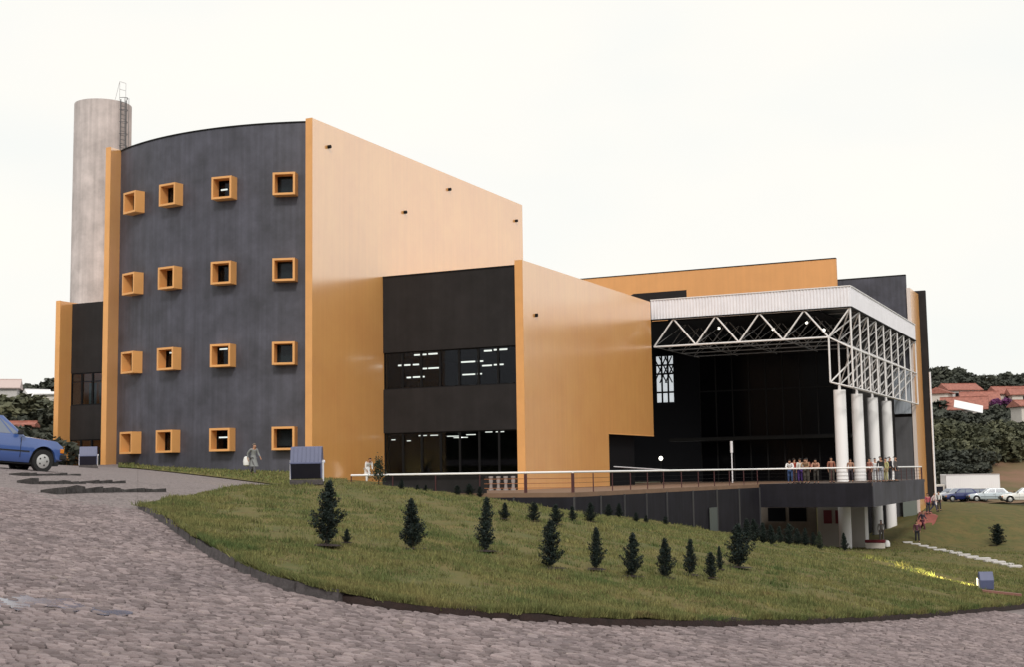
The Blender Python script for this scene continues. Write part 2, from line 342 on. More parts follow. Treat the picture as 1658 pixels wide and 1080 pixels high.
# small natural unevenness, fading out at the edge
def smooth_noise(x, y, s, seed=0):
    return (np.sin(x*s+1.3*seed)*np.cos(y*s*1.17+seed)+.5*np.sin(x*s*2.3+y*s*1.9+seed*2))/1.5
z += .04*smooth_noise(gv[:, 0], gv[:, 1], 1.1, 1)+.02*smooth_noise(gv[:, 0], gv[:, 1], 3.1, 2)
G = gv.copy(); G[:, 2] = z
nc = len(cols); idx = np.arange(nc*NR).reshape(nc, NR)
Fq = np.stack([idx[:-1, :-1], idx[:-1, 1:], idx[1:, 1:], idx[1:, :-1]], -1).reshape(-1, 4)
lawn = setp(mesh_fast('lawn', G, Fq, 4, M['lawn'], smooth=True), kind='structure')
LR = [(a, r_in(a), r_out(a)) for a in cols]
# grass between the lane and the curved wall, and the patch behind the end of the terrace
def grid_patch(name, P00, P10, P11, P01, zf, mt, n=24, dz=0):
    V = []
    for i in range(n+1):
        for j in range(n+1):
            s_, t = i/n, j/n
            x = (1-s_)*(1-t)*P00[0]+s_*(1-t)*P10[0]+s_*t*P11[0]+(1-s_)*t*P01[0]; y = (1-s_)*(1-t)*P00[1]+s_*(1-t)*P10[1]+s_*t*P11[1]+(1-s_)*t*P01[1]
            V.append((x, y))
    V = np.array(V); zz = zf(V[:, 0], V[:, 1])+dz; i_ = np.arange((n+1)**2).reshape(n+1, n+1)
    Fc = np.stack([i_[:-1, :-1], i_[1:, :-1], i_[1:, 1:], i_[:-1, 1:]], -1).reshape(-1, 4)
    return mesh_fast(name, np.c_[V, zz], Fc, 4, mt, smooth=True)
setp(grid_patch('lawn_behind_terrace', (-43.4, 62), (-38.1, 62), (-38.1, 72), (-43.4, 72), LAWN, M['lawn'], dz=-.02), kind='structure')
gs0 = at_d(196, 757.5, 63); gs1 = at_d(330, 769, 55); gs2 = at_d(470, 786, 47)
STR = [(-59.2, 63.2), (gs1.x, gs1.y), (gs2.x, gs2.y)]
# --- paved road + lane : polar sheet from behind the camera to the building
pc = list(np.linspace(-math.pi, A_TIP-.02, 90))+list(np.linspace(A_TIP-.019, A_END+.02, 120))+list(np.linspace(A_END+.021, ea[-1, 0], 120))+list(np.linspace(ea[-1, 0]+.01, math.pi, 60))
V1 = []; NR2 = 90; rs2 = np.linspace(0, 1, NR2)
def road_r1(a):
    if a < az_px(-300): return 60.
    if a < A_TIP: return min(hit_seg(a, bsegs)+.2, 95.)
    if a < ea[-1, 0]: return r_in(a)+6
    return 60.
for a in pc:
    r1 = road_r1(a); rr = np.minimum(.3*(96/.3)**rs2, r1)
    if A_TIP < a < ea[-1, 0]: rr = np.sort(np.append(rr[:-1], r_in(a)+.1))
    for r in rr: V1.append(pol(a, r))
V1 = np.array(V1)
near = np.hypot(V1[:, 0], V1[:, 1]) 
zh = HARD(V1[:, 0], V1[:, 1]); zr = road_z(V1[:, 0], V1[:, 1]); u_, d_ = ud(V1[:, 0], V1[:, 1])
wgt = np.clip((near-16)/8, 0, 1)*np.clip((-u_+2)/4, 0, 1)*(d_ > 0)
zz = zr*(1-wgt)+zh*wgt-.03*(1-wgt)
az_ = np.arctan2(u_, d_); under = (az_ > A_TIP) & (az_ < ea[-1, 0]) & (near > np.interp(az_, ea[:, 0], ea[:, 1])+.16)
zz = np.where(under, np.minimum(zz, LAWN(V1[:, 0], V1[:, 1]))-.13, zz)
def lane_zf(x, y):
    u, d = ud(x, y); r = np.hypot(x, y); w = np.clip((r-16)/8, 0, 1)*np.clip((-u+2)/4, 0, 1)*(d > 0); return (road_z(x, y)-.03)*(1-w)+HARD(x, y)*w
i_ = np.arange(len(pc)*NR2).reshape(len(pc), NR2)
Fc = np.stack([i_[:-1, :-1], i_[:-1, 1:], i_[1:, 1:], i_[1:, :-1]], -1).reshape(-1, 4)
road = setp(mesh_fast('cobbled_road', np.c_[V1, zz], Fc, 4, M['cobble_far'], smooth=True), kind='structure')
# lane behind the lawn tip
V1 = []; lc = np.linspace(A_TIP-.02, az_px(480), 80); NR3 = 40
for a in lc:
    r0 = float(np.interp(a, la[:, 0], la[:, 1]))-.03 if a >= A_TIP else 24.
    r1 = max(min(hit_seg(a, bsegs)+.2, 95.), r0+.1)
    if a > A_END: r0 = la[-1, 1]
    for t in np.linspace(0, 1, NR3): V1.append(pol(a, r0+(r1-r0)*t))
V1 = np.array(V1); i_ = np.arange(len(lc)*NR3).reshape(len(lc), NR3)
lane_z = lane_zf(V1[:, 0], V1[:, 1])-.003
Fc = np.stack([i_[:-1, :-1], i_[:-1, 1:], i_[1:, 1:], i_[1:, :-1]], -1).reshape(-1, 4)
setp(mesh_fast('cobbled_lane', np.c_[V1, lane_z], Fc, 4, M['cobble_far'], smooth=True), kind='structure')
# grass verge against the curved wall (between lane and wall)
vc = np.linspace(az_px(192), az_px(486), 90); V1 = []; NV = 26
vpx = [192, 260, 330, 400, 440, 486]; vpy = [757.2, 761.5, 768.5, 777, 782, 788]; vd = [63.5, 60, 57, 53, 51, 49]
vr = [azr(at_d(x, y, d)) for x, y, d in zip(vpx, vpy, vd)]
for a in vc:
    r0 = float(np.interp(a, [q[0] for q in vr], [q[1] for q in vr])); r1 = min(hit_seg(a, bsegs)+.3, 90)
    for t in np.linspace(0, 1, NV): V1.append(pol(a, r0+(r1-r0)*t))
V1 = np.array(V1); i_ = np.arange(len(vc)*NV).reshape(len(vc), NV)
vz = HARD(V1[:, 0], V1[:, 1])+.035
Fc = np.stack([i_[:-1, :-1], i_[:-1, 1:], i_[1:, 1:], i_[1:, :-1]], -1).reshape(-1, 4)
verge = setp(mesh_fast('grass_verge', np.c_[V1, vz], Fc, 4, M['lawn'], smooth=True), kind='structure')
# --- far ground and hills, one ring right round
def elev(a):
    a = math.degrees(a); return float(np.interp(a, [-180, -90, -60, -24, -18, 0, 18, 24, 50, 55, 63, 90, 130, 180], [.04, .06, .06, .052, .046, .04, .048, .055, .095, .11, .135, .15, .08, .04]))
V1 = []; fa = np.linspace(-math.pi, math.pi, 361); NF = 44
lawnz = []
for a in fa:
    e = elev(a); dg = math.degrees(a)
    for j in range(NF):
        t = j/(NF-1)
        if abs(dg) < 40: r0 = 140.
        else: r0 = 58.
        r = r0+(900-r0)*t**1.6
        x, y = pol(a, r); base = float(np.interp(dg, [-180, -40, -22, 20, 40, 180], [-1, 1.2, 1.5, -4.2, -5, -1]))
        k = np.clip((r-150)/200, 0, 1); k = k*k*(3-2*k)
        zf = base*(1-k)+e*min(r, 360)*k+(r > 360)*(-.03)*(r-360)+1.5*k*math.sin(a*31+r*.02)
        if r < 175 and 0 < dg < 24: zf = min(zf, float(LAWN(np.array([x]), np.array([y]))[0])-.03) if r < 150 else zf
        V1.append((x, y, zf))
i_ = np.arange(len(fa)*NF).reshape(len(fa), NF)
Fc = np.stack([i_[:-1, :-1], i_[:-1, 1:], i_[1:, 1:], i_[1:, :-1]], -1).reshape(-1, 4)
FARV = np.array(V1)
hills = setp(mesh_fast('hills', FARV, Fc, 4, M['far_ground'], smooth=True), kind='structure')
def far_z(x, y):
    u, d = ud(x, y); a = math.atan2(u, d); r = math.hypot(u, d)
    fi = (a+math.pi)/(2*math.pi)*360; r0 = 140. if abs(math.degrees(a)) < 40 else 58.
    t = max(0, (r-r0)/(900-r0))**(1/1.6)*(NF-1); i = min(int(round(fi)), 360); j = min(int(t), NF-2); k = t-j
    Z = FARV[:, 2].reshape(361, NF); return float(Z[i, j]*(1-k)+Z[i, j+1]*k)
# base sheet well below everything, closing the gaps (under the buildings)
bs = MB(); bs.box(-140, 60, 55, 190, -9.5, -7.2); 
# --- kerb stones along the left part of the lawn edge
kr = setp(root('lawn_kerb', tuple(edge_pts[3]), label='low stone kerb holding the left end of the lawn above the cobbles', cat='kerb'))
def world_child(mb, name, mt, parent, **k):
    o = mb.build(name, mt, parent, **k); o.matrix_parent_inverse = parent.matrix_basis.inverted(); return o
def resample(pts, step):
    P = [Vector(p) for p in pts]; out = [P[0].copy()]; acc = 0
    for a, b in zip(P[:-1], P[1:]):
        L_ = (b-a).length; t = step-acc
        while t < L_: out.append(a.lerp(b, t/L_)); t += step
        acc = L_-(t-step)
    return out
kp = resample(edge_pts[0:25], .62)
for a, b in zip(kp[:-1], kp[1:]):
    d = (b-a); n = Vector((-d.y, d.x, 0)).normalized(); q = MB()
    if n.dot(Vector((-a.x, -a.y, 0))) > 0: n = -n            # n points into the lawn
    dd = d.normalized(); a2 = a+dd*.008; b2 = b-dd*.008; j = random.uniform(-.012, .012); top = .115+random.uniform(-.02, .03)
    vv = []
    for p in (a2, b2):
        for off, h in ((-.02+j, -.06), (-.005+j, top), (.10, top+.012), (.10, -.06)): vv.append(Vector((p.x, p.y, p.z+h))+n*off)
    q.add(vv, [(0, 1, 2, 3), (7, 6, 5, 4), (0, 4, 5, 1), (1, 5, 6, 2), (2, 6, 7, 3), (3, 7, 4, 0)])
    world_child(q, 'kerb_stone', M['kerb'], kr)
# --- dark soil face under the turf for the rest of the edge
sf = []; ff = []
sp = resample(edge_pts, .25); kend = (kp[-1]-Vector((0, 0, 0)))
sp = sp[3:]
for i, p in enumerate(sp):
    w_ = .03*math.sin(i*1.7)+.02*math.sin(i*.6)
    n = Vector((-p.x, -p.y, 0)).normalized()
    zl = float(LAWN(np.array([p.x]), np.array([p.y]))[0])
    far = min(1, .6+p.length*.012)
    if p.x < kend.x: sf += [p-n*.09+Vector((0, 0, -.3)), p-n*.085+Vector((0, 0, .05)), Vector((p.x, p.y, zl+.01))-n*.12, Vector((p.x, p.y, zl-.2))-n*.5]; continue
    sf += [p+n*(.045*far+w_*.6)+Vector((0, 0, -.05)), p+n*(.015+w_*.5)+Vector((0, 0, .06)), Vector((p.x, p.y, zl+.02+.02*math.sin(i*2.3)))-n*.05, Vector((p.x, p.y, zl-.2))-n*.5]
for i in range(len(sp)-1):
    for k in range(3): ff.append((i*4+k, i*4+k+1, (i+1)*4+k+1, (i+1)*4+k))
setp(mesh_np('soil_bank', sf, ff, M['soil'], smooth=True), kind='structure')

# ================================================================= COBBLES (real stones close by)
def cobbles():
    s = .092; ax = 1.3
    us = np.arange(-12, 13, s*ax*.866*1.0); stones = []
    # hexagonal lattice with jittered shared corners
    def jit(key):
        h = hash(key) & 0xffffffff; r = random.Random(h); return r.uniform(-.022, .022), r.uniform(-.018, .018)
    hx = s*.577
    i0 = 0
    nu = int(24/(s*ax*.87)); nd = int(22/(s*.76))
    for j in range(nd):
        d = 7.2+j*s*.78
        for i in range(nu):
            u = -12+(i+.5*(j % 2))*s*ax*.9
            a = math.atan2(u, d); r = math.hypot(u, d)
            if abs(a) > .43: continue
            if a > A_TIP and r > r_in(a)-.04: continue
            if a <= A_TIP and r > 27.5: continue
            if r > 27.5: continue
            stones.append((u, d, i, j))
    return stones, s, ax
ST, S_, AX_ = cobbles()
angs = [R_(30+60*k) for k in range(6)]
def stone_geo(u, d, i, j, rnd):
    w = S_*AX_*.9/2; h = S_*.78/1.5; V = []
    hz = rnd.gauss(0, .006); tx = rnd.gauss(0, .05); ty = rnd.gauss(0, .06)
    if rnd.random() < .05: hz -= .032
    x0, y0 = u, d; dirs = []
    for k, a in enumerate(angs):
        # corner of hexagonal cell, jitter shared through rounded key
        cx, cy = u+math.cos(a)*w/.866, d+math.sin(a)*h
        key = (round(cx*31), round(cy*43)); rj = random.Random(key[0]*7919+key[1]*104729)
        cx += rj.uniform(-.027, .027); cy += rj.uniform(-.020, .020); dirs.append((cx, cy))
    sh = rnd.uniform(.84, .93)
    for ring, (f, zoff) in enumerate(((1.0, -.05), (1.0, -.012), (.80, .004))):
        for (cx, cy) in dirs:
            xx = x0+(cx-x0)*sh*f; yy = y0+(cy-y0)*sh*f
            X, Y = xy(xx, yy); zz_ = -1.6+AL*xx+BE*yy
            V.append((X, Y, zz_+hz+zoff+(xx-x0)*tx+(yy-y0)*ty))
    Fc = [(r*6+k, r*6+(k+1) % 6, (r+1)*6+(k+1) % 6, (r+1)*6+k) for r in range(2) for k in range(6)]+[(12, 13, 14, 15, 16, 17)]
    return V, Fc
def st_size(t): u, d, _, _ = t; return math.hypot(u, d) if abs(math.atan2(u, d)) < .38 and d > 7.9 else 1e3
order = sorted(range(len(ST)), key=lambda k: st_size(ST[k])); nearset = set(order[:300])
rnd = random.Random(3); bV = []; bF = []
for k, t in enumerate(ST):
    V, Fc = stone_geo(*t, rnd)
    if k in nearset:
        c = Vector(V[0]); me = bpy.data.meshes.new('cobblestone'); me.from_pydata([tuple(Vector(v)-c) for v in V], [], Fc); me.materials.append(M['stone'])
        o = link('cobblestone', me, road); o.location = c
    else:
        n = len(bV); bV += V; bF += [tuple(i+n for i in f) for f in Fc]
me = bpy.data.meshes.new('cobblestones'); me.from_pydata(bV, [], bF); me.update(); me.materials.append(M['stone'])
setp(link('cobblestones', me, road), kind='stuff')
# grit sheet between the stones so the road surface reads as joints
jv = []; jn = 60
for i in range(jn+1):
    a = -.45+i*(.9/jn)
    for k in range(30):
        r1 = 27.6 if a <= A_TIP else min(r_in(a), 27.6)
        r = 6.5+(r1-.02-6.5)*k/29; x, y = pol(a, r); jv.append((x, y, road_z(x, y)-.016))
i_ = np.arange((jn+1)*30).reshape(jn+1, 30); Fc = np.stack([i_[:-1, :-1], i_[:-1, 1:], i_[1:, 1:], i_[1:, :-1]], -1).reshape(-1, 4)
setp(mesh_fast('joint_grit', np.array(jv), Fc, 4, M['joint'], road), kind='stuff')
# puddle runnel on the left
pv = []; n = 40
for i in range(n+1):
    t = i/n; px = -60+t*275; py = 968+t*24+4*math.sin(t*9); w_ = (9*(1-t)**.6+2)*(1+.35*math.sin(t*23)+.25*math.sin(t*41))
    for s_ in (-1, 1):
        p = on_road(px, py+s_*w_); pv.append((p.x, p.y, road_z(p.x, p.y)+.004))
setp(mesh_np('puddle', pv, [(2*i, 2*i+1, 2*i+3, 2*i+2) for i in range(n)], M['water']), 'shallow blue-grey runnel of water lying between the cobbles at the left', 'puddle')

# ================================================================= GRASS
def blades(name, n, pick, zf, parent, h0, w0, far=0):
    P = pick(n); n = len(P); x, y = P[:, 0], P[:, 1]; z = zf(x, y)+.04*smooth_noise(x, y, 1.1, 1)+.02*smooth_noise(x, y, 3.1, 2)-.01 if zf is LAWN else zf(x, y)+.06
    dist = np.hypot(x, y); sc = 1+np.clip((dist-14)/28, 0, 3)
    h = h0*rng.uniform(.5, 1.35, n)*(1+.35*(smooth_noise(x, y, 2.3, 4)))*sc**.6; w_ = w0*rng.uniform(.6, 1.4, n)*sc
    a = rng.uniform(0, 6.283, n); l = rng.normal(0, .45, n)*h; la_ = rng.uniform(0, 6.283, n)
    b0 = np.c_[x-np.cos(a)*w_, y-np.sin(a)*w_, z]; b1 = np.c_[x+np.cos(a)*w_, y+np.sin(a)*w_, z]
    tp = np.c_[x+l*np.cos(la_), y+l*np.sin(la_), z+h]
    V = np.stack([b0, b1, tp], 1).reshape(-1, 3); Fc = np.arange(3*n).reshape(-1, 3)
    return setp(mesh_fast(name, V, Fc, 3, M['blade'], parent), kind='stuff')
LRa = np.array(LR)
def pick_lawn(n):
    a = rng.uniform(A_TIP, az_px(1690), n); r0 = np.interp(a, LRa[:, 0], LRa[:, 1]); r1 = np.minimum(np.interp(a, LRa[:, 0], LRa[:, 2]), 110)
    t = rng.uniform(0, 1, n); r = 1/(1/r0+(1/r1-1/r0)*t)          # even spread in the view = real density thinning with distance
    x, y = xy(np.sin(a)*r, np.cos(a)*r); return np.c_[x, y]
# density patches: thin where the soil shows
def pick_lawn_patchy(n):
    P = pick_lawn(int(n*1.5)); q = smooth_noise(P[:, 0], P[:, 1], .9, 7)+.7*smooth_noise(P[:, 0], P[:, 1], 2.9, 3)+rng.uniform(-.5, .5, len(P)); return P[q > -.38]
def pick_tuft(n):
    c = pick_lawn(900); k = n//900; P = np.repeat(c, k, 0); r = np.hypot(P[:, 0], P[:, 1]); return P+rng.normal(0, 1, P.shape)*(.03+.0012*r)[:, None]
blades('weed_tufts', 27000, pick_tuft, LAWN, lawn, .085, .006)
blades('grass', 260000, pick_lawn_patchy, LAWN, lawn, .043, .006)
def pick_edge(n):
    i = rng.integers(2, 22, n); t = rng.uniform(0, 1, n); E_ = np.array([tuple(p) for p in edge_pts[::3]]); P = E_[i]*(1-t)[:, None]+E_[i+1]*t[:, None]
    off = rng.uniform(0, .3, n)**1.5; d = P[:, :2]/np.linalg.norm(P[:, :2], axis=1)[:, None]; return P[:, :2]+d*off[:, None]
blades('edge_grass', 34000, pick_edge, LAWN, lawn, .075, .006)
def pick_verge(n):
    a = rng.uniform(vc[0], vc[-1], n); r0 = np.interp(a, [q[0] for q in vr], [q[1] for q in vr]); r1 = np.array([min(hit_seg(b, bsegs), 90) for b in a]); r = r0+(r1-r0)*rng.uniform(0, 1, n)
    x, y = xy(np.sin(a)*r, np.cos(a)*r); return np.c_[x, y]
blades('verge_grass', 6000, pick_verge, HARD, verge, .05, .012)

# ================================================================= MAIN BUILDING
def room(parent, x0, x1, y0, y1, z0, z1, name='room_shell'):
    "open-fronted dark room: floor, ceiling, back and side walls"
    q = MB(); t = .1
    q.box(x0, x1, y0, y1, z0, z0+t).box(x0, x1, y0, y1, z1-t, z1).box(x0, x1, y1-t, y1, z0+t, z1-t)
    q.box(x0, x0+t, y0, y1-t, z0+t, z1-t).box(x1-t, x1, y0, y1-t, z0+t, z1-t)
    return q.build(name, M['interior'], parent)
# --- tower block with the curved front
tb = root('tower_block', (-51, 64, 0), label='four storey block with a bulging charcoal front and sixteen projecting orange window boxes', cat='building')
def part(mb, name, mt, parent, **k):
    o = mb.build(name, mt, parent, **k)
    r_ = parent
    inv = Matrix.Identity(4)
    while r_ is not None: inv = inv @ r_.matrix_basis.inverted() if False else r_.matrix_basis.inverted() @ inv; r_ = r_.parent
    o.matrix_parent_inverse = inv if parent.type == 'EMPTY' else Matrix.Identity(4)
    return o
ZT = 21.12; L_, SAG = 14.9, 1.6; RA = (L_*L_/4+SAG*SAG)/(2*SAG); XC_, YC_ = -51.15, 65-SAG+RA; AH = math.asin(L_/2/RA)
def arc(t, r=RA, z=0): return Vector((XC_+r*math.sin(t), YC_-r*math.cos(t), z))
def arc_at_px(px, z=10):
    best = min(np.linspace(-AH, AH, 2001), key=lambda t: abs(proj(arc(t, RA+.5, z))-px)); return float(best)
def proj(P): return 829+F_PX*P.dot(CR)/P.dot(CF)
BT = [arc_at_px(px) for px in (210, 271, 359, 460)]; BZ = [2.2, 7.17, 12.15, 17.3]
BW = .62
cuts_t = sorted([-AH, AH]+[t+s*(BW/RA) for t in BT for s in (-1, 1)]+list(np.linspace(-AH*.97, AH*.97, 25)))
cuts_t = [t for t in cuts_t if not any(tb_-BW/RA+1e-4 < t < tb_+BW/RA-1e-4 for tb_ in BT)]
cuts_t = sorted(set(round(t, 5) for t in cuts_t if t >= -AH))
cuts_z = sorted([-1.2, ZT]+[z+s*BW for z in BZ for s in (-1, 1)]); TH = .3
q = MB(); nt_, nz_ = len(cuts_t), len(cuts_z)
for r in (RA, RA-TH):
    q.v += [tuple(arc(t, r, z)) for t in cuts_t for z in cuts_z]
def hole(i, j):
    tm = (cuts_t[i]+cuts_t[i+1])/2; zm = (cuts_z[j]+cuts_z[j+1])/2
    return any(abs(tm-t) < BW/RA for t in BT) and any(abs(zm-z) < BW for z in BZ)
for i in range(nt_-1):
    for j in range(nz_-1):
        if hole(i, j): continue
        a, b, c, d = i*nz_+j, (i+1)*nz_+j, (i+1)*nz_+j+1, i*nz_+j+1; o_ = nt_*nz_
        q.f += [(a, b, c, d), (d+o_, c+o_, b+o_, a+o_)]
        if j == nz_-2: q.f.append((d, c, c+o_, d+o_))
part(q, 'curved_wall', M['charcoal'], tb)
q = MB()
for r0, r1, z0, z1 in ((RA-.35, RA+.05, ZT+.002, ZT+.08),):      # dark coping line
    V = [tuple(arc(t, r, z)) for t in np.linspace(-AH, AH, 30) for r, z in ((r0, z0), (r1, z0), (r1, z1), (r0, z1))]
    Fc = [(i*4+k, i*4+(k+1) % 4, (i+1)*4+(k+1) % 4, (i+1)*4+k) for i in range(29) for k in range(4)]
    q.add(V, Fc)
part(q, 'roof_edge', M['soot'], tb)
part(MB().box(-59.01, -58.6, 64.07, 93.3, -1, 21.2), 'left_side_wall', M['orange'], tb)
part(MB().box(-43.69, -43.22, 64.073, 93.39, -2.2, 21.1), 'right_side_wall', M['orange'], tb)
part(MB().box(-43.69, -43.22, 64.05, 64.071, -2.2, 21.12), 'wall_end_trim', M['orange_front'], tb)
part(MB().box(-59.01, -58.6, 64.05, 64.068, -1, 21.22), 'wall_end_trim', M['orange_front'], tb)
part(MB().box(-58.59, -43.7, 93.0, 93.38, -1, 20.9), 'back_wall', M['charcoal'], tb)
part(MB().box(-58.59, -43.7, 65.4, 92.99, 20.0, 20.3), 'roof', M['concrete'], tb)
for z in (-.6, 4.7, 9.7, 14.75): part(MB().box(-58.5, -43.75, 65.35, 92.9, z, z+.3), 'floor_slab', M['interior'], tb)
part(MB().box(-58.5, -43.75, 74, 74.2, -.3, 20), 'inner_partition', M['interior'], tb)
# dark bolt-like drain spouts high on the pale side wall
for px, py in ((532, 237), (655, 343), (727, 306), (835, 357)):
    p = onX(px, py, -43.2); part(MB().tube([(p.x-.02, p.y, p.z), (p.x+.16, p.y, p.z)], .11, 8), 'drain_spout', M['soot'], tb)
BLIND = mat('grey_green_blind', (.16, .185, .18), .8, var=.2, vscale=2)
Fr = 1.36/2
for ti, t in enumerate(BT):
    ob = Matrix.Rotation(t, 4, 'Z')
    for zi, z in enumerate(BZ):
        T = Matrix.Translation(arc(t, RA, z)) @ ob; q = MB(); w_, dp, th = Fr, -.66, .125
        q.box(-w_, w_, dp, .1, w_-th, w_, T).box(-w_, w_, dp, .1, -w_, -w_+th, T)
        q.box(-w_, -w_+th, dp, .1, -w_+th, w_-th, T).box(w_-th, w_, dp, .1, -w_+th, w_-th, T)
        fr = part(q, 'window_box', M['orange_front'], tb)
        g = MB(); g.box(-w_+th, w_-th, .02, .04, -w_+th, w_-th, T); g.build('pane', M['glass_clear'], fr)
        g = MB(); k = .045; wi = w_-th
        g.box(-wi, -wi+k, -.02, .018, -wi, wi, T).box(wi-k, wi, -.02, .018, -wi, wi, T).box(-wi+k, wi-k, -.02, .018, wi-k, wi, T).box(-wi+k, wi-k, -.02, .018, -wi, -wi+k, T)
        g.build('sash', M['soot'], fr)
        if ti == 3: MB().box(-w_+th, w_-th, .12, .14, -w_+th+(.0 if zi % 2 else .12), w_-th, T).build('blind', BLIND, fr)
        if (ti, zi) in ((2, 3), (2, 1), (2, 0), (1, 1)):
            d = ray([0, 270, 359, 0][ti]+(4 if ti == 1 else 0), {3: 307, 1: 566, 0: 709}[zi]+(6 if ti == 1 else 0)); P = d*((arc(t, RA, z).y+2.2)/d.y)
            part(MB().tube([P+Vector((-.42, 0, 0)), P+Vector((.42, 0, 0))], .05, 6), 'fluorescent_tube', M['tube'], tb)
# --- low wing at the far left
lw = root('left_wing', (-61, 66, 0), label='narrow two storey charcoal wing between two orange fins at the left end', cat='building')
part(MB().box(-62.98, -62.6, 64.073, 80, -1, 11.55), 'orange_fin', M['orange'], lw)
part(MB().box(-62.98, -62.6, 64.05, 64.071, -1, 11.57), 'fin_edge', M['orange_front'], lw)
wz = [(0.2, 2.55), (4.75, 6.85)]
for z0, z1 in ((6.85, 11.45), (2.55, 4.75), (-1, .2)): part(MB().box(-62.59, -59.02, 65.1, 65.35, z0, z1), 'wall_panel', M['dark_panel'], lw)
part(MB().box(-62.59, -59.02, 65.4, 80, 11.1, 11.3), 'wing_roof', M['concrete'], lw)
for z0, z1 in wz:
    part(MB().box(-62.6, -59, 69.5, 69.6, z0-.2, z1+.2), 'inner_wall', M['interior'], lw)
    for i in range(4):
        x0 = -62.59+i*.8925; x1 = x0+.8925; q = MB(); k = .07
        q.box(x0, x0+k, 65.14, 65.24, z0, z1).box(x1-k, x1, 65.14, 65.24, z0, z1).box(x0+k, x1-k, 65.14, 65.24, z1-k, z1).box(x0+k, x1-k, 65.14, 65.24, z0, z0+k).box(x0+k, x1-k, 65.14, 65.24, z1-.6, z1-.55)
        wf = part(q, 'window_frame', M['soot'], lw)
        MB().box(x0+k, x1-k, 65.18, 65.2, z0+k, z1-k).build('pane', M['glass_clear'], wf)
        if i in (1, 2): part(MB().box(x0+.2, x1-.1, 65.6, 65.64, z0+.1, z1-.65), 'curtain', mat('grey_green_curtain', (.36, .44, .40), .9), lw)
# --- water tower behind
TX, TY = -72.2, 78.; p0, p1 = onY(122, 175, TY), onY(213.5, 175, TY)
tr = (p1-p0).length/2*.755; tc_ = (p0+p1)/2; TZ = onY(167, 160, TY).z-.55
wt = root('water_tower', (tc_.x, TY, 0), label='tall round raw concrete water tower behind the orange fins', cat='water tower')
part(MB().lathe([(tr*1.05, -1), (tr*1.0, 14), (tr*.985, TZ)], 48, (tc_.x, TY)), 'shaft', M['concrete'], wt, smooth=True)
part(MB().lathe([(tr*.6, TZ+.001), (tr*.6, TZ+.16), (tr*.3, TZ+.2)], 32, (tc_.x, TY)), 'hatch_cover', M['concrete'], wt, smooth=True)
lq = MB(); ang = R_(-8); ca, sa = math.cos(ang), math.sin(ang)
def tp(rad, off, z): return (tc_.x+ca*rad-sa*off, TY+sa*rad+ca*off, z)
ld = MB(); r_l = tr*1.01+.12
for off in (-.25, .25): ld.tube([tp(r_l, off, 8), tp(r_l, off, TZ+.1)], .04, 6)
for k in range(62): z = TZ-.1-k*.33; ld.tube([tp(r_l, -.25, z), tp(r_l, .25, z)], .022, 5, cap=False)
part(ld, 'ladder', M['grey_panel'], wt)
cg = MB()
for k in range(14):
    z = TZ+.2-k*.95; cg.tube([tp(r_l+(.0 if j in (0, 8) else .42*math.sin(math.pi*j/8)), -.36+.72*j/8, z) for j in range(9)], .025, 5)
for off in (-.2, 0, .2): cg.tube([tp(r_l+.4, off, TZ-12), tp(r_l+.4, off, TZ+.2)], .02, 5)
part(cg, 'ladder_cage', M['grey_panel'], wt)
mh = MB(); thin = mat('thin_pale_steel', (.5, .5, .52), .5)
for off in (-.3, .3): mh.tube([tp(tr+.05, off, TZ), tp(tr+.05, off, TZ+1.5)], .02, 5)
mh.tube([tp(tr+.05, -.3, TZ+1.5), tp(tr+.05, .3, TZ+1.5)], .02, 5); mh.tube([tp(tr+.05, -.3, TZ+.9), tp(tr+.05, .3, TZ+.9)], .02, 5); mh.tube([tp(tr+.05, -.3, TZ+1.5), tp(tr-.5, -.3, TZ)], .02, 5)
part(mh, 'top_guard', thin, wt)
# --- middle block : dark front with two window bands, pale gable wall to its right
mbk = root('middle_block', (-38.5, 72, 0), label='dark fronted two storey block with fluorescent lights behind its two window bands', cat='building')
FX0, FX1, FY = -43.2, -33.83, 72.
part(MB().box(FX0, FX1, FY, FY+.3, 7.69, 12.55), 'upper_wall_panel', M['dark_panel'], mbk)
part(MB().box(FX0, FX1, FY, FY+.3, 2.61, 5.35), 'middle_wall_panel', M['dark_panel'], mbk)
part(MB().box(FX0, FX1, FY, FY+.3, -2.2, -.15), 'lower_wall_panel', M['dark_panel'], mbk)
part(MB().box(FX0, FX1, FY-.04, FY+.34, 12.552, 12.63), 'roof_edge', M['soot'], mbk)
part(MB().box(FX0, FX1, FY+.35, 96, 12.0, 12.3), 'roof', M['concrete'], mbk)
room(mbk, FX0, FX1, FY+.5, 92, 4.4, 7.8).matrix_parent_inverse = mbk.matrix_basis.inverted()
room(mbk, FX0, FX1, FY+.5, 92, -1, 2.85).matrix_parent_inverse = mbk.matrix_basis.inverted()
for z0, z1, nb in ((5.35, 7.69, 7), (-.15, 2.61, 7)):
    w0 = (FX1-FX0)/nb
    for i in range(nb):
        x0 = FX0+i*w0; x1 = x0+w0; q = MB(); k = .07; y0, y1 = FY+.10, FY+.2
        q.box(x0, x0+k, y0, y1, z0, z1).box(x1-k, x1, y0, y1, z0, z1).box(x0+k, x1-k, y0, y1, z1-k, z1).box(x0+k, x1-k, y0, y1, z0, z0+k)
        wf = part(q, 'window_frame', M['soot'], mbk)
        MB().box(x0+k, x1-k, FY+.15, FY+.17, z0+k, z1-k).build('pane', M['glass_clear'], wf)
TU = [(671, 690, 575), (694, 708, 573.5), (645, 664, 592), (669, 678, 591), (682, 691, 597.5), (694, 714, 596.5), (659, 665, 612), (669, 687, 611), (747, 769, 586.5), (773, 782, 585.5), (784, 796, 568.5), (800, 821, 566.5), (781, 796, 592.5), (800, 815, 591), (749, 769, 607), (773, 780, 606)]
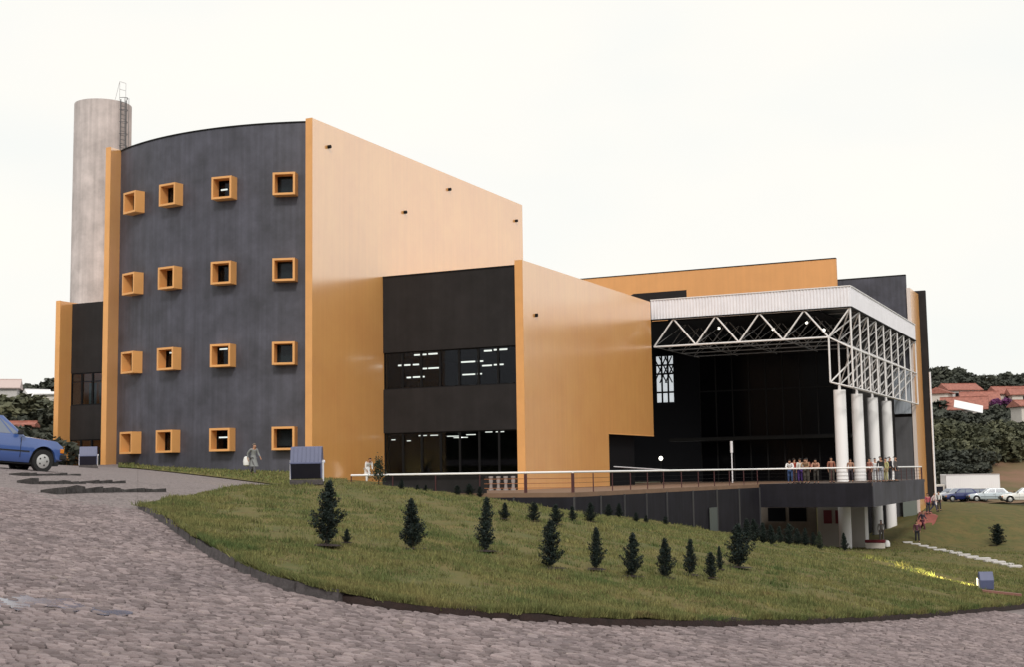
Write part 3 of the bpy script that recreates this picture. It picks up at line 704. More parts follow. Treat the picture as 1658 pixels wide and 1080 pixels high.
TLW = [(625, 640, 713), (678, 691, 706), (697, 709, 705.5), (659, 665, 714.5), (724, 743, 707), (755, 770, 704.5), (755, 770, 709.5), (786, 797, 700.2), (803, 816, 699.8), (782, 796, 711)]
for lst, zc, off in ((TU, 7.3, 0), (TLW, 2.45, 0)):
    for x0, x1, y in lst:
        P = onZ((x0+x1)/2, y, zc); yy = min(max(P.y, FY+1.2), 90); yy = min(yy, max(FY+.8, -42.4*P.y/P.x)); P = onY((x0+x1)/2, y, yy); A = onY(x0, y, yy); B = onY(x1, y, yy)
        if zc < 3: yy = min(yy, 80)
        part(MB().tube([(A.x, yy, P.z), (B.x, yy, P.z)], .055 if zc > 3 else .03, 6), 'fluorescent_tube', M['tube'], mbk)
# gable wall with the stepped opening at its lower right
q = MB(); X2 = -33.3; wt_ = .52; n0, n1 = 85.57, 94.9
prof = [(71.85, -2.2), (n0, -2.2), (n0, 2.63), (n1, 2.63), (n1, 12.86), (71.85, 12.86)]
V = [(X2-wt_, y, z) for y, z in prof]+[(X2, y, z) for y, z in prof]
q.add(V, [(0, 1, 2, 5), (2, 3, 4, 5), (11, 8, 7, 6), (11, 10, 9, 8)]+[(i, i+6, (i+1) % 6+6, (i+1) % 6) for i in range(6)])
part(q, 'gable_wall', M['orange'], mbk)
part(MB().box(X2-wt_, X2, 71.82, 71.847, -2.2, 12.88), 'wall_end_trim', M['orange_front'], mbk)
part(MB().box(X2+.001, X2+.02, n0-.001, n1, 2.57, 2.65), 'opening_trim', M['orange_front'], mbk)
p = onX(867, 510, X2); part(MB().tube([(p.x-.02, p.y, p.z), (p.x+.14, p.y, p.z)], .11, 8), 'drain_spout', M['soot'], mbk)
# four short pale balusters at the foot of the dark front
for i, px in enumerate((795, 807, 819, 831)):
    P = onY(px, 790, 69.5); t = root('baluster', (P.x, P.y, -1.0), label=['leftmost of the four short pale balusters below the dark front', 'second from the left of the four short pale balusters', 'third from the left of the four short pale balusters', 'rightmost of the four short pale balusters, dimmer, by the orange wall'][i], cat='baluster', group='pale balusters at the foot of the dark front')
    b_ = MB().lathe([(.15, 0), (.15, .08), (.10, .12), (.08, .35), (.12, .55), (.09, .68), (.13, .72), (.13, .82)], 12).build('shaft', mat('dull_baluster', (.30, .26, .25), .8), t, smooth=True)
    MB().box(-.2, .2, -.2, .2, -.06, -.001).build('foot', M['concrete'], t)

# --- auditorium / hall volumes behind the canopy
hb = root('hall_block', (-30, 118, 0), label='tall orange and charcoal hall rising behind the white canopy', cat='building')
part(MB().box(-52, -23.86, 118, 118.4, 0, 18.68), 'orange_back_wall', M['orange_flat'], hb)
part(MB().box(-52, -23.86, 117.96, 118.44, 18.682, 18.76), 'roof_edge', M['soot'], hb)
part(MB().box(-27.4, -19.2, 126.6, 127, 4.9, 17.9), 'charcoal_wall', M['charcoal'], hb)
part(MB().box(-27.4, -19.2, 126.56, 127.04, 17.902, 18.0), 'roof_edge', M['soot'], hb)
part(MB().box(-21.1, -19.2, 126.4, 127, -5.8, 4.6), 'grey_lower_wall', M['grey_panel'], hb)
part(MB().box(-26, -21.12, 126.6, 127, -5.8, 4.898), 'dark_recess_wall', M['interior'], hb)
part(MB().box(-19.14, -18.81, 126.4, 131.4, -6, 16.66), 'end_fin', M['orange'], hb)
part(MB().box(-19.14, -18.81, 126.37, 126.398, -6, 16.68), 'fin_edge', mat('pale_pink_edge', (.72, .62, .58), .5), hb)
part(MB().box(-23, -18.17, 131.42, 131.9, -4.5, 17.0), 'charcoal_end_wall', M['dark_panel'], hb)
part(MB().tube([(-18.08, 131.3, -3.9), (-18.08, 131.3, 9)], .09, 8), 'downpipe', M['fascia'], hb)
part(MB().box(-51.8, -25.9, 118.5, 126, 17.6, 17.9), 'roof', M['concrete'], hb)
part(MB().box(-27, -19.4, 127.1, 131, 16.6, 16.9), 'roof', M['concrete'], hb)
part(MB().box(-52, -25, 150, 150.4, -4, 17.5), 'rear_wall', M['dark_panel'], hb)
# corrugated pale sheet hanging behind the end of the lattice
q = MB(); A, B = -21.0, -19.2; n = 14
V = []; 
for i in range(n*4+1):
    x = A+(B-A)*i/(n*4); y = 126.3-(.05 if (i % 4) in (1, 2) else 0); V += [(x, y, 4.9), (x, y, 8.9)]
q.add(V, [(2*i, 2*i+2, 2*i+3, 2*i+1) for i in range(n*4)])
part(q, 'pale_corrugated_sheet', M['pale_panel'], hb)
# --- glazed hall front set back under the canopy
gb = root('glazed_hall_front', (-30, 106, 0), label='dark glazed hall front in deep shade under the white canopy', cat='building')
GY = 108.
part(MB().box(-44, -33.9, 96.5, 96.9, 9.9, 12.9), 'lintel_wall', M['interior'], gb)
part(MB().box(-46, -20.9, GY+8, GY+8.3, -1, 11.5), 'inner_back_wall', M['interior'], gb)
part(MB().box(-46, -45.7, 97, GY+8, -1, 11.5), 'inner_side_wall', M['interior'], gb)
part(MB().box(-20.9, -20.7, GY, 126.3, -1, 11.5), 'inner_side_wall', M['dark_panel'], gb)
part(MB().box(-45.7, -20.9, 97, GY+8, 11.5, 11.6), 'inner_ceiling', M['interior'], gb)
xs = np.linspace(-33.7, -20.9, 10)
for zr, (z0, z1) in enumerate(((-1, 2.4), (2.7, 6.6), (6.6, 11.2))):
    for i in range(9):
        x0, x1 = xs[i], xs[i+1]; k = .06; q = MB()
        q.box(x0, x0+k, GY-.05, GY+.05, z0, z1).box(x1-k, x1, GY-.05, GY+.05, z0, z1).box(x0+k, x1-k, GY-.05, GY+.05, z1-k, z1).box(x0+k, x1-k, GY-.05, GY+.05, z0, z0+k)
        wf = part(q, 'window_frame', M['soot'], gb)
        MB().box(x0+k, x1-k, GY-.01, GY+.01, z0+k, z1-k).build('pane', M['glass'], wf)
part(MB().box(-36, -20.9, GY-1.6, GY+.1, 2.42, 2.68), 'mezzanine_beam', mat('beam_grey', (.012, .012, .012), .9, spec=.1), gb)
# window seen through the hall, left; its panes glow in place of sky behind
BWY = 115.8
P0, P1 = onY(1061, 577, BWY), onY(1093, 653, BWY); fr = MB(); k = .08
xs_ = np.linspace(P0.x, P1.x, 4); zs = [P1.z, P1.z+1.0, P0.z-1.7, P0.z-.9, P0.z]
for j in range(4):
    for i in range(3):
        x0, x1, z0, z1 = xs_[i], xs_[i+1], zs[j], zs[j+1]; q = MB()
        q.box(x0, x0+k, BWY-.05, BWY+.05, z0, z1).box(x1-k, x1, BWY-.05, BWY+.05, z0, z1).box(x0+k, x1-k, BWY-.05, BWY+.05, z1-k, z1).box(x0+k, x1-k, BWY-.05, BWY+.05, z0, z0+k)
        wf = part(q, 'bright_window_frame', M['soot'], gb)
        MB().box(x0+k, x1-k, BWY, BWY+.02, z0+k, z1-k).build('sky_glow_pane', M['daylight'], wf)
q = MB()
for i in range(3):
    a = P0.x+(P1.x-P0.x)*(.1+i*.3); q.tube([(a, BWY-1, P0.z-.2), (a+1.2, BWY-1, P0.z-2.6)], .06, 6).tube([(a+1.2, BWY-1, P0.z-.2), (a, BWY-1, P0.z-2.6)], .06, 6)
part(q, 'inner_truss', M['soot'], gb)
# lower storey below the deck
ls = root('lower_storey', (-26, 101, -6), label='shaded lower storey under the terrace deck with a pale wall and two dark red doors', cat='building')
LY = 101.
def lsbox(px0, py0, px1, py1, y0, y1, name, mt, z0=None, z1=None):
    a, b = onY(px0, py0, y0), onY(px1, py1, y0); return part(MB().box(a.x, b.x, y0, y1, b.z if z0 is None else z0, a.z if z1 is None else z1), name, mt, ls)
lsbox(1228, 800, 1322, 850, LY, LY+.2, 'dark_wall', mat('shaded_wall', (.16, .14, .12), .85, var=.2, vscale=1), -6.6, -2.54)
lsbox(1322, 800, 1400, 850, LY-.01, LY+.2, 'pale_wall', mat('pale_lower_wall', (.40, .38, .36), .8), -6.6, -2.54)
for a, b in ((1243, 1272), (1277, 1306)):
    w_ = lsbox(a, 823, b, 845, LY-.06, LY-.02, 'window', M['soot']); o = onY(a+1, 824, LY-.06); o2 = onY(b-1, 844, LY-.06)
    MB().box(o.x, o2.x, LY-.08, LY-.061, o2.z, o.z).build('pane', M['glass'], w_)
for a, b in ((1333, 1347), (1352, 1362)): lsbox(a, 827, b, 848.5, LY-.08, LY-.02, 'red_door', mat('dark_red_door', (.13, .008, .02), .6))
part(MB().box(-21.4, -21.1, LY+.21, 126, -6.6, -2.54), 'side_wall', M['interior'], ls)
a, b = onY(1463, 815, 126), onY(1483, 862, 126)
part(MB().box(a.x, b.x+.2, 125.6, 126.2, -6.3, -2.3), 'grey_green_wall', mat('grey_green_wall', (.20, .23, .21), .7), ls)
# --- terrace
te = root('terrace', (-30, 60, -1), label='dark walled terrace along the foot of the buildings, ending in a raised deck', cat='terrace')
tpoly = [(-38.2, 60), (-25.2, 60), (-24.6, 72), (-23.32, 87.2), (-23.3, 110), (-33.7, 110), (-38.2, 110)]
part(MB().prism(tpoly, -1.22, -1.0), 'walkway_floor', M['floor'], te)
part(MB().box(-23.29, -15.92, 87.25, 110, -1.2, -1.001), 'deck_floor', mat('deck_floor', (.12, .09, .075), .7, var=.15), te)
JC = mat('joint_cover_strip', (.045, .045, .05), .6)
edge = [(-38.2, 60), (-25.2, 60), (-24.6, 72), (-23.3, 87.22)]
for (a, b) in zip(edge[:-1], edge[1:]):
    A, B = Vector((*a, 0)), Vector((*b, 0)); d = B-A; nseg = max(1, round(d.length/3.4)); dn = d.normalized(); nn = Vector((-dn.y, dn.x, 0))
    for i in range(nseg):
        p, q_ = A+d*(i/nseg)+dn*.02, A+d*((i+1)/nseg)-dn*.02
        m_ = MB(); m_.prism([(p.x, p.y), (q_.x, q_.y), (q_.x+nn.x*.25, q_.y+nn.y*.25), (p.x+nn.x*.25, p.y+nn.y*.25)], -6.5, -1.221)
        part(m_, 'wall_panel', M['slab'], te)
        o_ = q_-nn*.03
        part(MB().box(o_.x-.04, o_.x+.04, o_.y-.04, o_.y+.04, -6.5, -1.2), 'joint_cover', mat('joint_cover', (.05, .05, .055), .6) if i == 0 else JC, te)
part(MB().box(-23.28, -15.93, 87.235, 87.5, -2.53, -.985), 'front_edge_beam', M['slab'], te)
part(MB().box(-16.2, -15.91, 87.502, 109.5, -2.53, -.983), 'side_edge_beam', M['charcoal'], te)  # lighter than the front beam: its sheen is put into the colour
part(MB().box(-23.28, -16.21, 87.51, 109.5, -2.4, -1.21), 'deck_slab', M['interior'], te)
# grey doors in the terrace wall, right part
for a, b in ((1148, 1166), (1184, 1204)):
    P, Q = onX(a, 823, -24.02), onX(b, 823, -23.75)
    part(MB().box(P.x+.02, P.x+.1, P.y, Q.y, -4.9, P.z), 'grey_hatch', mat('grey_hatch', (.085, .10, .10), .5), te)
# dark parapet along the left part of the walkway
pa, pb = onY(620, 780, 60.45).x, onY(786, 780, 60.45).x
part(MB().box(pa, pb, 60.4, 60.6, -1.0, -.14), 'parapet', M['dark_panel'], te)
# --- columns
for i in range(4):
    cx, cy = -20.1, 98.8+6.55*i
    t = root('column', (cx, cy, -6), label=['nearest white round column at the deck corner, under the canopy', 'second white round column behind the nearest one', 'third white round column counting from the deck corner', 'farthest white round column, beside the grey wall'][i], cat='column', group='white columns carrying the canopy')
    MB().lathe([(.46, -.4), (.455, 5), (.445, 11.7), (.44, 11.75)], 32).build('shaft', M['column'], t, smooth=True)
    MB().lathe([(.12, 11.752), (.09, 12.1), (.05, 12.3)], 12).build('cap_cone', M['white_metal'], t)
    for k in range(4): MB().lathe([(.462, 5.15+k*.28), (.475, 5.17+k*.28), (.475, 5.2+k*.28), (.462, 5.22+k*.28)], 24, cap=False).build('ring', M['white_metal'], t)
# --- canopy with its white space frame
cn = root('canopy', (-26, 96, 12), label='big flat white canopy on a tubular steel space frame over the deck', cat='canopy')
KX0, KX1, KY0, KY1, KZ0, KZ1 = -33.8, -18.57, 96.4, 126.5, 11.68, 13.15
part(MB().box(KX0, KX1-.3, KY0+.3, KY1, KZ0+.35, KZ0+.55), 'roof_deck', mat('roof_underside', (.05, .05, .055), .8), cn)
def corrugated(a, b, z0, z1, pitch=.24, dep=.05):
    a, b = Vector(a), Vector(b); d = b-a; n = int(d.length/pitch); nn = Vector((d.y, -d.x, 0)).normalized(); V = []
    for i in range(n*4+1):
        p = a+d*(i/(n*4))+nn*(dep if (i % 4) in (1, 2) else 0); V += [(p.x, p.y, z0), (p.x, p.y, z1)]
    return MB().add(V, [(2*i, 2*i+2, 2*i+3, 2*i+1) for i in range(n*4)])
part(corrugated((KX0, KY0, 0), (KX1, KY0, 0), KZ0, KZ1), 'front_fascia', M['fascia'], cn)
part(corrugated((KX1, KY0, 0), (KX1, KY1, 0), KZ0, KZ1), 'side_fascia', M['fascia'], cn)
q = MB(); q.box(KX0, KX1+.06, KY0-.1, KY0+.3, KZ1, KZ1+.07).box(KX1-.3, KX1+.1, KY0+.3, KY1, KZ1, KZ1+.07); part(q, 'fascia_cap', M['white_metal'], cn)
q = MB(); q.box(KX0, KX1+.06, KY0-.09, KY0+.2, KZ0-.09, KZ0).box(KX1-.2, KX1+.09, KY0+.2, KY1, KZ0-.09, KZ0); part(q, 'fascia_bottom_edge', M['soot'], cn)
# unit member shared by every strut
um = MB().tube([(0, 0, 0), (0, 0, 1)], 1, 8).build('strut', M['white_metal']); unit = um.data; unit.shade_smooth(); bpy.data.objects.remove(um)
strn = MB(); count = 0
def member(a, b, r, name=None):
    global count
    a, b = Vector(a), Vector(b)
    if name is None: strn.tube([a, b], r*.6, 5, cap=False); return
    o = bpy.data.objects.new(name, unit); C.objects.link(o); o.parent = cn; o.matrix_parent_inverse = cn.matrix_basis.inverted()
    d = b-a; o.location = a; o.rotation_mode = 'QUATERNION'; o.rotation_quaternion = d.to_track_quat('Z', 'Y'); o.scale = (r, r, d.length); count += 1
MOD = 3.35; ZTOP, ZB, ZL, ZLi = 11.62, 9.5, 5.75, 6.2
NX, NY = 5, 9
TXs = [KX1-.05-MOD*i for i in range(NX)]; TYs = [KY0+.08+MOD*j for j in range(NY+1)]
BXs = [KX1-1.68-MOD*i for i in range(NX)]; BYs = [KY0+.08+.0+MOD*j for j in range(NY+1)]
# front plane truss and the layers behind it
for j in range(NY+1):
    Y = TYs[j]; nm = 'strut' if j == 0 else None
    for i in range(NX):
        if i < NX-1: member((TXs[i], Y, ZTOP), (TXs[i+1], Y, ZTOP), .06, 'chord' if j == 0 else None)
        member((TXs[i], Y, ZTOP), (BXs[i], Y, ZB), .065, nm)
        if i < NX-1:
            member((TXs[i+1], Y, ZTOP), (BXs[i], Y, ZB), .065, nm); member((BXs[i], Y, ZB), (BXs[i+1], Y, ZB), .075, 'chord' if j == 0 else None)
for i in range(NX):
    for j in range(NY):
        member((TXs[i], TYs[j], ZTOP), (TXs[i], TYs[j+1], ZTOP), .05, None); member((BXs[i], TYs[j], ZB), (BXs[i], TYs[j+1], ZB), .06, 'chord' if i == 0 else None)
        if i: member((BXs[i], TYs[j], ZB), (TXs[i], TYs[j+1], ZTOP), .05, None)
# hanging side lattice: outer plane under the fascia, inner plane above the columns
XO, XI = TXs[0], BXs[0]
for j in range(NY+1):
    Y = TYs[j]
    member((XO, Y, ZTOP), (XO, Y, ZL), .07, 'lattice_post'); member((XI, Y, ZB), (XI, Y, ZLi), .07, 'lattice_post')
    member((XO, Y, ZL), (XI, Y, ZLi), .055, 'lattice_strut'); member((XO, Y, 8.6), (XI, Y, ZB), .05, 'lattice_strut')
    if j < NY:
        Y1 = TYs[j+1]
        # both diagonals rise away from the viewer in the two planes, crossing the posts
        member((XI, Y, ZB), (XO, Y1, ZTOP), .06, 'lattice_diagonal'); member((XI, Y1, ZB), (XO, Y, ZTOP), .05, 'lattice_diagonal')
        member((XI, Y, ZLi), (XO, Y1, 8.6), .06, 'lattice_diagonal')
        member((XI, Y1, ZLi), (XO, Y, 8.6), .045, 'lattice_diagonal')
        member((XI, Y, ZB), (XO, Y1, 8.6), .05, 'lattice_strut'); member((XI, Y1, ZB), (XO, Y, 8.6), .05, 'lattice_strut'); member((XI, Y, ZLi), (XO, Y1, ZL), .045, 'lattice_strut')
        for x, z, r in ((XO, 8.6, .07), (XO, ZL, .07), (XI, ZLi, .07)): member((x, Y, z), (x, Y1, z), r, 'chord')
part(strn, 'roof_space_frame', mat('shaded_white_steel', (.22, .22, .23), .6), cn).__setitem__('kind', 'stuff')  # same white steel as the struts; shade under the roof is painted in
for px, py in ((1164, 531), (1252, 533), (1306, 522), (1334, 534)):     # small lit lamps in the frame
    P = onY(px, py, 101); part(MB().lathe([(.02, P.z-.1), (.1, P.z-.08), (.1, P.z+.05), (.02, P.z+.1)], 10, (P.x, P.y)), 'lamp', M['tube'], cn)
# rooflight hood on the canopy's left end
P = onY(1060, 484, 103)
hd_ = MB(); a, b, c_, d_ = onY(1024, 484, 104), onY(1108, 476, 104), onY(1127, 484, 104), onY(1048, 489, 104)
hd_.prism([(a.x, 103), (b.x, 103), (b.x+1.0, 101.5), (a.x+1.0, 101.5)], 13.16, b.z)
part(hd_, 'roof_hood', M['dark_panel'], cn)
# --- railing
rl = root('railing', (-30, 60.3, -1), label='long white topped railing along the terrace and around the deck', cat='railing')
rp = [(-38.1, 60.15), (-25.35, 60.15), (-24.75, 72), (-23.45, 87.4), (-16.05, 87.4), (-16.05, 109.3)]
# the handrail
for a, b in zip(rp[:-1], rp[1:]): part(MB().tube([(*a, 0), (*b, 0)], .055, 10), 'handrail', M['column'], rl, smooth=True)
for a, b in zip(rp[:-1], rp[1:]):
    A, B = Vector((*a, -1)), Vector((*b, -1)); d = B-A; n = max(1, round(d.length/2.5))
    for k in range(n):
        p = A+d*(k/n); w_ = .06 if (-30.2 < p.x < -24 and p.y < 62) else .022
        part(MB().box(p.x-w_, p.x+w_, p.y-w_, p.y+w_, -1.1, -.06), 'post', M['post'], rl)
    for z in (-.3, -.53, -.76): part(MB().tube([(max(a[0], -30.2), a[1], z), (b[0], b[1], z)], .016 if b[1] < 61 else .008, 5), 'wire', M['wire'] if b[1] < 61 else M['soot'], rl)
part(MB().box(-16.1, -16.0, 109.25, 109.35, -1.1, -.06), 'post', M['post'], rl)
part(MB().tube([(-33.9, 87.3, .35), (-33.0, 98, .02)], .04, 8), 'inner_handrail', M['fascia'], rl)
# thin white pole and round globe lamp on the deck
P = onY(1184, 715, 100); t = setp(part(MB().tube([(P.x, P.y, -1), (P.x, P.y, P.z)], .05, 8), 'slim_pole', M['fascia'], None) if False else MB().tube([(P.x, P.y, -1), (P.x, P.y, P.z-.9)], .05, 8).tube([(P.x, P.y, P.z-.9), (P.x, P.y, P.z)], .11, 8).build('slim_pole', M['fascia']), 'slim white pole with thicker top standing on the deck before the dark glass', 'pole')
P = onY(1070, 743, 99); gl = root('globe_lamp', (P.x, P.y, -1), label='small lit white globe lamp on a stem near the opening in the orange wall', cat='lamp')
MB().tube([(0, 0, 0), (0, 0, P.z+.85)], .04, 8).build('stem', M['soot'], gl)
h = P.z+1; MB().lathe([(.02, h-.17), (.12, h-.12), (.17, h), (.12, h+.12), (.02, h+.17)], 14).build('globe', M['tube'], gl, smooth=True)

# ================================================================= SMALL BUILT THINGS
# dark stone steps (low risers) across the lane at the left
def riser(px0, px1, ypx0, ypx1, hpx0, hpx1, d0, d1, label):
    A, B = at_d(px0, ypx0, d0), at_d(px1, ypx1, d1); h0, h1 = hpx0*d0/F_PX, hpx1*d1/F_PX
    t = root('stone_step', tuple(A), label=label, cat='step', group='dark stone steps across the cobbled lane'); d = B-A; dn = Vector((d.x, d.y, 0)).normalized(); nn = Vector((-dn.y, dn.x, 0))
    n = max(5, int(d.length/.42))
    for i in range(n):
        if i and random.random() < .08: continue
        a, b = A+d*(i/n+.004), A+d*((i+1)/n-.004); ha = (h0+(h1-h0)*i/n)*random.uniform(.65, 1.25); hb = ha*random.uniform(.85, 1.15); j = random.uniform(-.02, .02)
        V = []
        for p, h in ((a, ha), (b, hb)):
            for off, z in ((j, -.12), (j+.02, h+random.uniform(-.01, .015)), (.34, h*.7), (.34, -.12)): V.append(p+nn*off+Vector((0, 0, z)))
        q = MB().add(V, [(0, 1, 2, 3), (7, 6, 5, 4), (0, 4, 5, 1), (1, 5, 6, 2), (2, 6, 7, 3), (3, 7, 4, 0)])
        o = q.build('stone', M['kerb_dark'], t); o.matrix_parent_inverse = t.matrix_basis.inverted()
def hz(px, py, d):   # snap pixel point onto hard ground
    p = at_d(px, py, d); return p
def ground_hit(px, py, zf, t0=12, t1=120):
    r = ray(px, py); ts = np.linspace(t0, t1, 1200); z = zf(r.x*ts, r.y*ts); g = r.z*ts-z; k = np.nonzero((g[:-1] > 0) & (g[1:] <= 0))[0]
    return r*(ts[k[0]] if len(k) else t1)
def dist_of(p): return ud(p.x, p.y)[1]
for (x0, y0, x1, y1, h0, h1, lb) in ((92, 801, 282, 797, 12.5, 3, 'nearest and longest of the three dark stone steps in the lane'), (52, 785, 205, 783, 8, 2.5, 'middle of the three dark stone steps, left of the lawn tip'), (36, 771.5, 132, 771, 5, 2, 'farthest dark stone step, just below the blue car')):
    a, b = ground_hit(x0, y0, HARD), ground_hit(x1, y1, HARD); riser(x0, x1, y0, y1, h0, h1, dist_of(a), dist_of(b), lb)
# stepping slabs going down the right-hand lawn
N_ = 14
for i in range(N_):
    t = i/(N_-1); px = 1469+t*170+(4 if i > 8 else 0); py = 880+t*38.5+random.uniform(-.5, .5)
    p = lawn_hit(px, py, 40, 140); w_ = .42+.1*(i % 5 == 4); rz = R_(-62)+random.uniform(-.08, .08)
    t_ = root('path_slab', (p.x, p.y, p.z+.05), R_(25), label='pale concrete slab of the stepped path running down the right-hand lawn', cat='path slab', group='pale slabs of the stepped path on the right')
    q = MB(); q.box(-.36*w_/.42, .36*w_/.42, -.2, .2, -.14, .06, Matrix.Rotation(random.uniform(-.06, .06), 4, 'X')); q.build('slab_top', M['step'], t_, bevel=.02)
# red dirt path beside the grey-green wall
rp_ = [(1482, 866), (1500, 862), (1514, 850), (1519, 838), (1505, 830), (1488, 832), (1484, 848)]
pts = [lawn_hit(x, y, 60, 145) for x, y in rp_]; ctr = sum(pts, Vector())/len(pts)
V = [Vector((ctr.x, ctr.y, float(LAWN(np.array([ctr.x]), np.array([ctr.y]))[0])+.12))]+[Vector((p.x, p.y, p.z+.12)) for p in pts]
setp(mesh_np('red_dirt_path', V, [(0, i+1, (i+1) % len(pts)+1) for i in range(len(pts))], M['red_path']), kind='structure')
# --- floodlights
def floodlight(px, py, wpx, hpx, label, rz, d=None, lit=False):
    p = lawn_hit(px, py, 12, 80) if d is None else at_d(px, py, d); dd = dist_of(p); w_ = wpx*dd/F_PX; h = hpx*dd/F_PX
    t = root('floodlight', tuple(p), rz, label=label, cat='floodlight', group='ground floodlights aimed at the building')
    q = MB(); a = w_/2                          # hood : sloping back, deep underside box
    prof = [(-.30*w_, .50*h), (-.18*w_, .98*h), (.10*w_, h), (.30*w_, .55*h), (.18*w_, .08*h), (-.20*w_, .06*h)]
    q.add([(x, y, z) for x in (-a, a) for y, z in prof], [(0, 1, 2, 3, 4, 5)[::-1], (6, 7, 8, 9, 10, 11)]+[(i, (i+1) % 6, (i+1) % 6+6, i+6) for i in range(6)])
    q.build('housing', M['navy'], t, bevel=.008)
    q = MB(); q.add([(x, y, z) for x in (-a*.94, a*.94) for y, z in ((-.318*w_, .485*h), (-.215*w_, .05*h), (-.17*w_, .05*h), (-.27*w_, .485*h))], [(0, 1, 2, 3), (7, 6, 5, 4), (0, 4, 5, 1), (1, 5, 6, 2), (2, 6, 7, 3), (3, 7, 4, 0)])
    q.build('dark_underside', M['navy_dark'], t)
    MB().box(-a*1.02, a*1.02, -.335*w_, -.29*w_, .49*h, .525*h).build('rim', M['navy'], t)
    for k in range(7): x = -a*.8+k*a*.8/3; MB().add([(x-.006, -.285*w_, .56*h), (x+.006, -.285*w_, .56*h), (x+.006, -.185*w_, .97*h), (x-.006, -.185*w_, .97*h), (x-.006, -.31*w_, .57*h), (x+.006, -.31*w_, .57*h), (x+.006, -.21*w_, .985*h), (x-.006, -.21*w_, .985*h)], [(0, 1, 2, 3), (4, 5, 6, 7), (0, 1, 5, 4), (1, 2, 6, 5), (2, 3, 7, 6), (3, 0, 4, 7)]).build('cooling_fin', M['navy'], t)
    for s in (-1, 1):
        q = MB(); q.box(s*a*1.01 if s > 0 else s*a*1.09, s*a*1.09 if s > 0 else s*a*1.01, -.05*w_, .05*w_, -.02, .6*h); q.build('bracket', M['fascia'], t)
    MB().box(-a*1.05, a*1.05, -.22*w_, .22*w_, -.1, .03).build('footing', M['kerb'], t)
    MB().tube([(a*.9, 0, .55*h), (a*1.16, 0, .55*h)], .05*w_, 10).build('knob', M['fascia'], t)
    return t, p, w_, h
f1, fp1, fw1, fh1 = floodlight(497, 779, 50, 55, 'big grey-blue floodlight housing on the grass before the corner of the orange wall', R_(26), 34)
gp = ground_hit(143, 756, HARD)
f2, fp2, fw2, fh2 = floodlight(143, 755, 27, 31, 'grey floodlight housing standing before the low wing between the two orange fins', R_(38), 57)
f3, fp3, fw3, fh3 = floodlight(1597, 957, 22, 30, 'small lit floodlight at the right end of the lawn, lighting a yellow streak', R_(-62), None)
def spot(parent, loc, target, energy, size, color=(1, .82, .35), blend=.5, soft=.05):
    l = bpy.data.lights.new('floodlight_lamp', 'SPOT'); l.energy = energy; l.spot_size = size; l.spot_blend = blend; l.color = color; l.shadow_soft_size = soft
    o = bpy.data.objects.new('floodlight_lamp', l); C.objects.link(o); o.location = loc; o.rotation_euler = (Vector(loc)-Vector(target)).to_track_quat('Z', 'Y').to_euler()
q0 = lawn_hit(1583, 953); q1 = lawn_hit(1500, 930); q2 = lawn_hit(1405, 906)
dirn = (q1-q0).normalized(); f3.rotation_euler = (0, 0, math.atan2(dirn.x, -dirn.y))
spot(None, tuple(q0+dirn*.05+Vector((0, 0, .16))), tuple(q0+dirn*1.6+Vector((0, 0, .0))), 420, R_(34), blend=.9)
spot(None, tuple(q0+dirn*.1+Vector((0, 0, .24))), tuple(q0+dirn*11+Vector((0, 0, -.05))), 8000, R_(9), blend=.7)
MB().box(-.16, .16, -.02, .02, -.09, .09).build('lamp_glass', mat('lit_lamp', (1, .9, .6), .4, emit=(1, .8, .4), estr=4), f3).location = (0, -.17, .2)
pl = setp(MB().box(-.42, .42, -.08, .08, 0, .05).build('wooden_plank', mat('reddish_board', (.22, .10, .08), .8)), 'reddish board lying on the grass just right of the small floodlight', 'board')
pp = lawn_hit(1622, 966); pl.location = (pp.x, pp.y, pp.z+.05); pl.rotation_euler = (0, R_(6), R_(10))
for px0, py0, ps, e in ((385, 775, 50, 900), (600, 793, 42, 500)):
    A = at_d(497, 770, 35); tt = at_d(px0, py0+4, ps)
    spot(None, (A.x, A.y, A.z+.35), tuple(tt), e*2.2, R_(34 if px0 < 500 else 22), color=(1, .78, .22), blend=1)

# ================================================================= PEOPLE
DG = None
def skin_mesh(nodes, edges, sub=2):
    me = bpy.data.meshes.new('tmp'); names = list(nodes); me.from_pydata([nodes[k][0] for k in names], [(names.index(a), names.index(b)) for a, b in edges], [])
    o = bpy.data.objects.new('tmp', me); C.objects.link(o); md = o.modifiers.new('s', 'SKIN'); sb = o.modifiers.new('u', 'SUBSURF'); sb.levels = sub; sb.render_levels = sub
    md.use_smooth_shade = True; md.branch_smoothing = .4
    for i, k in enumerate(names): r = nodes[k][1]; me.skin_vertices[0].data[i].radius = (r, r) if not isinstance(r, tuple) else r; me.skin_vertices[0].data[i].use_root = (i == 0)
    bpy.context.view_layer.update(); dg = bpy.context.evaluated_depsgraph_get(); r = bpy.data.meshes.new_from_object(o.evaluated_get(dg), depsgraph=dg)
    bpy.data.objects.remove(o); r.shade_smooth(); return r
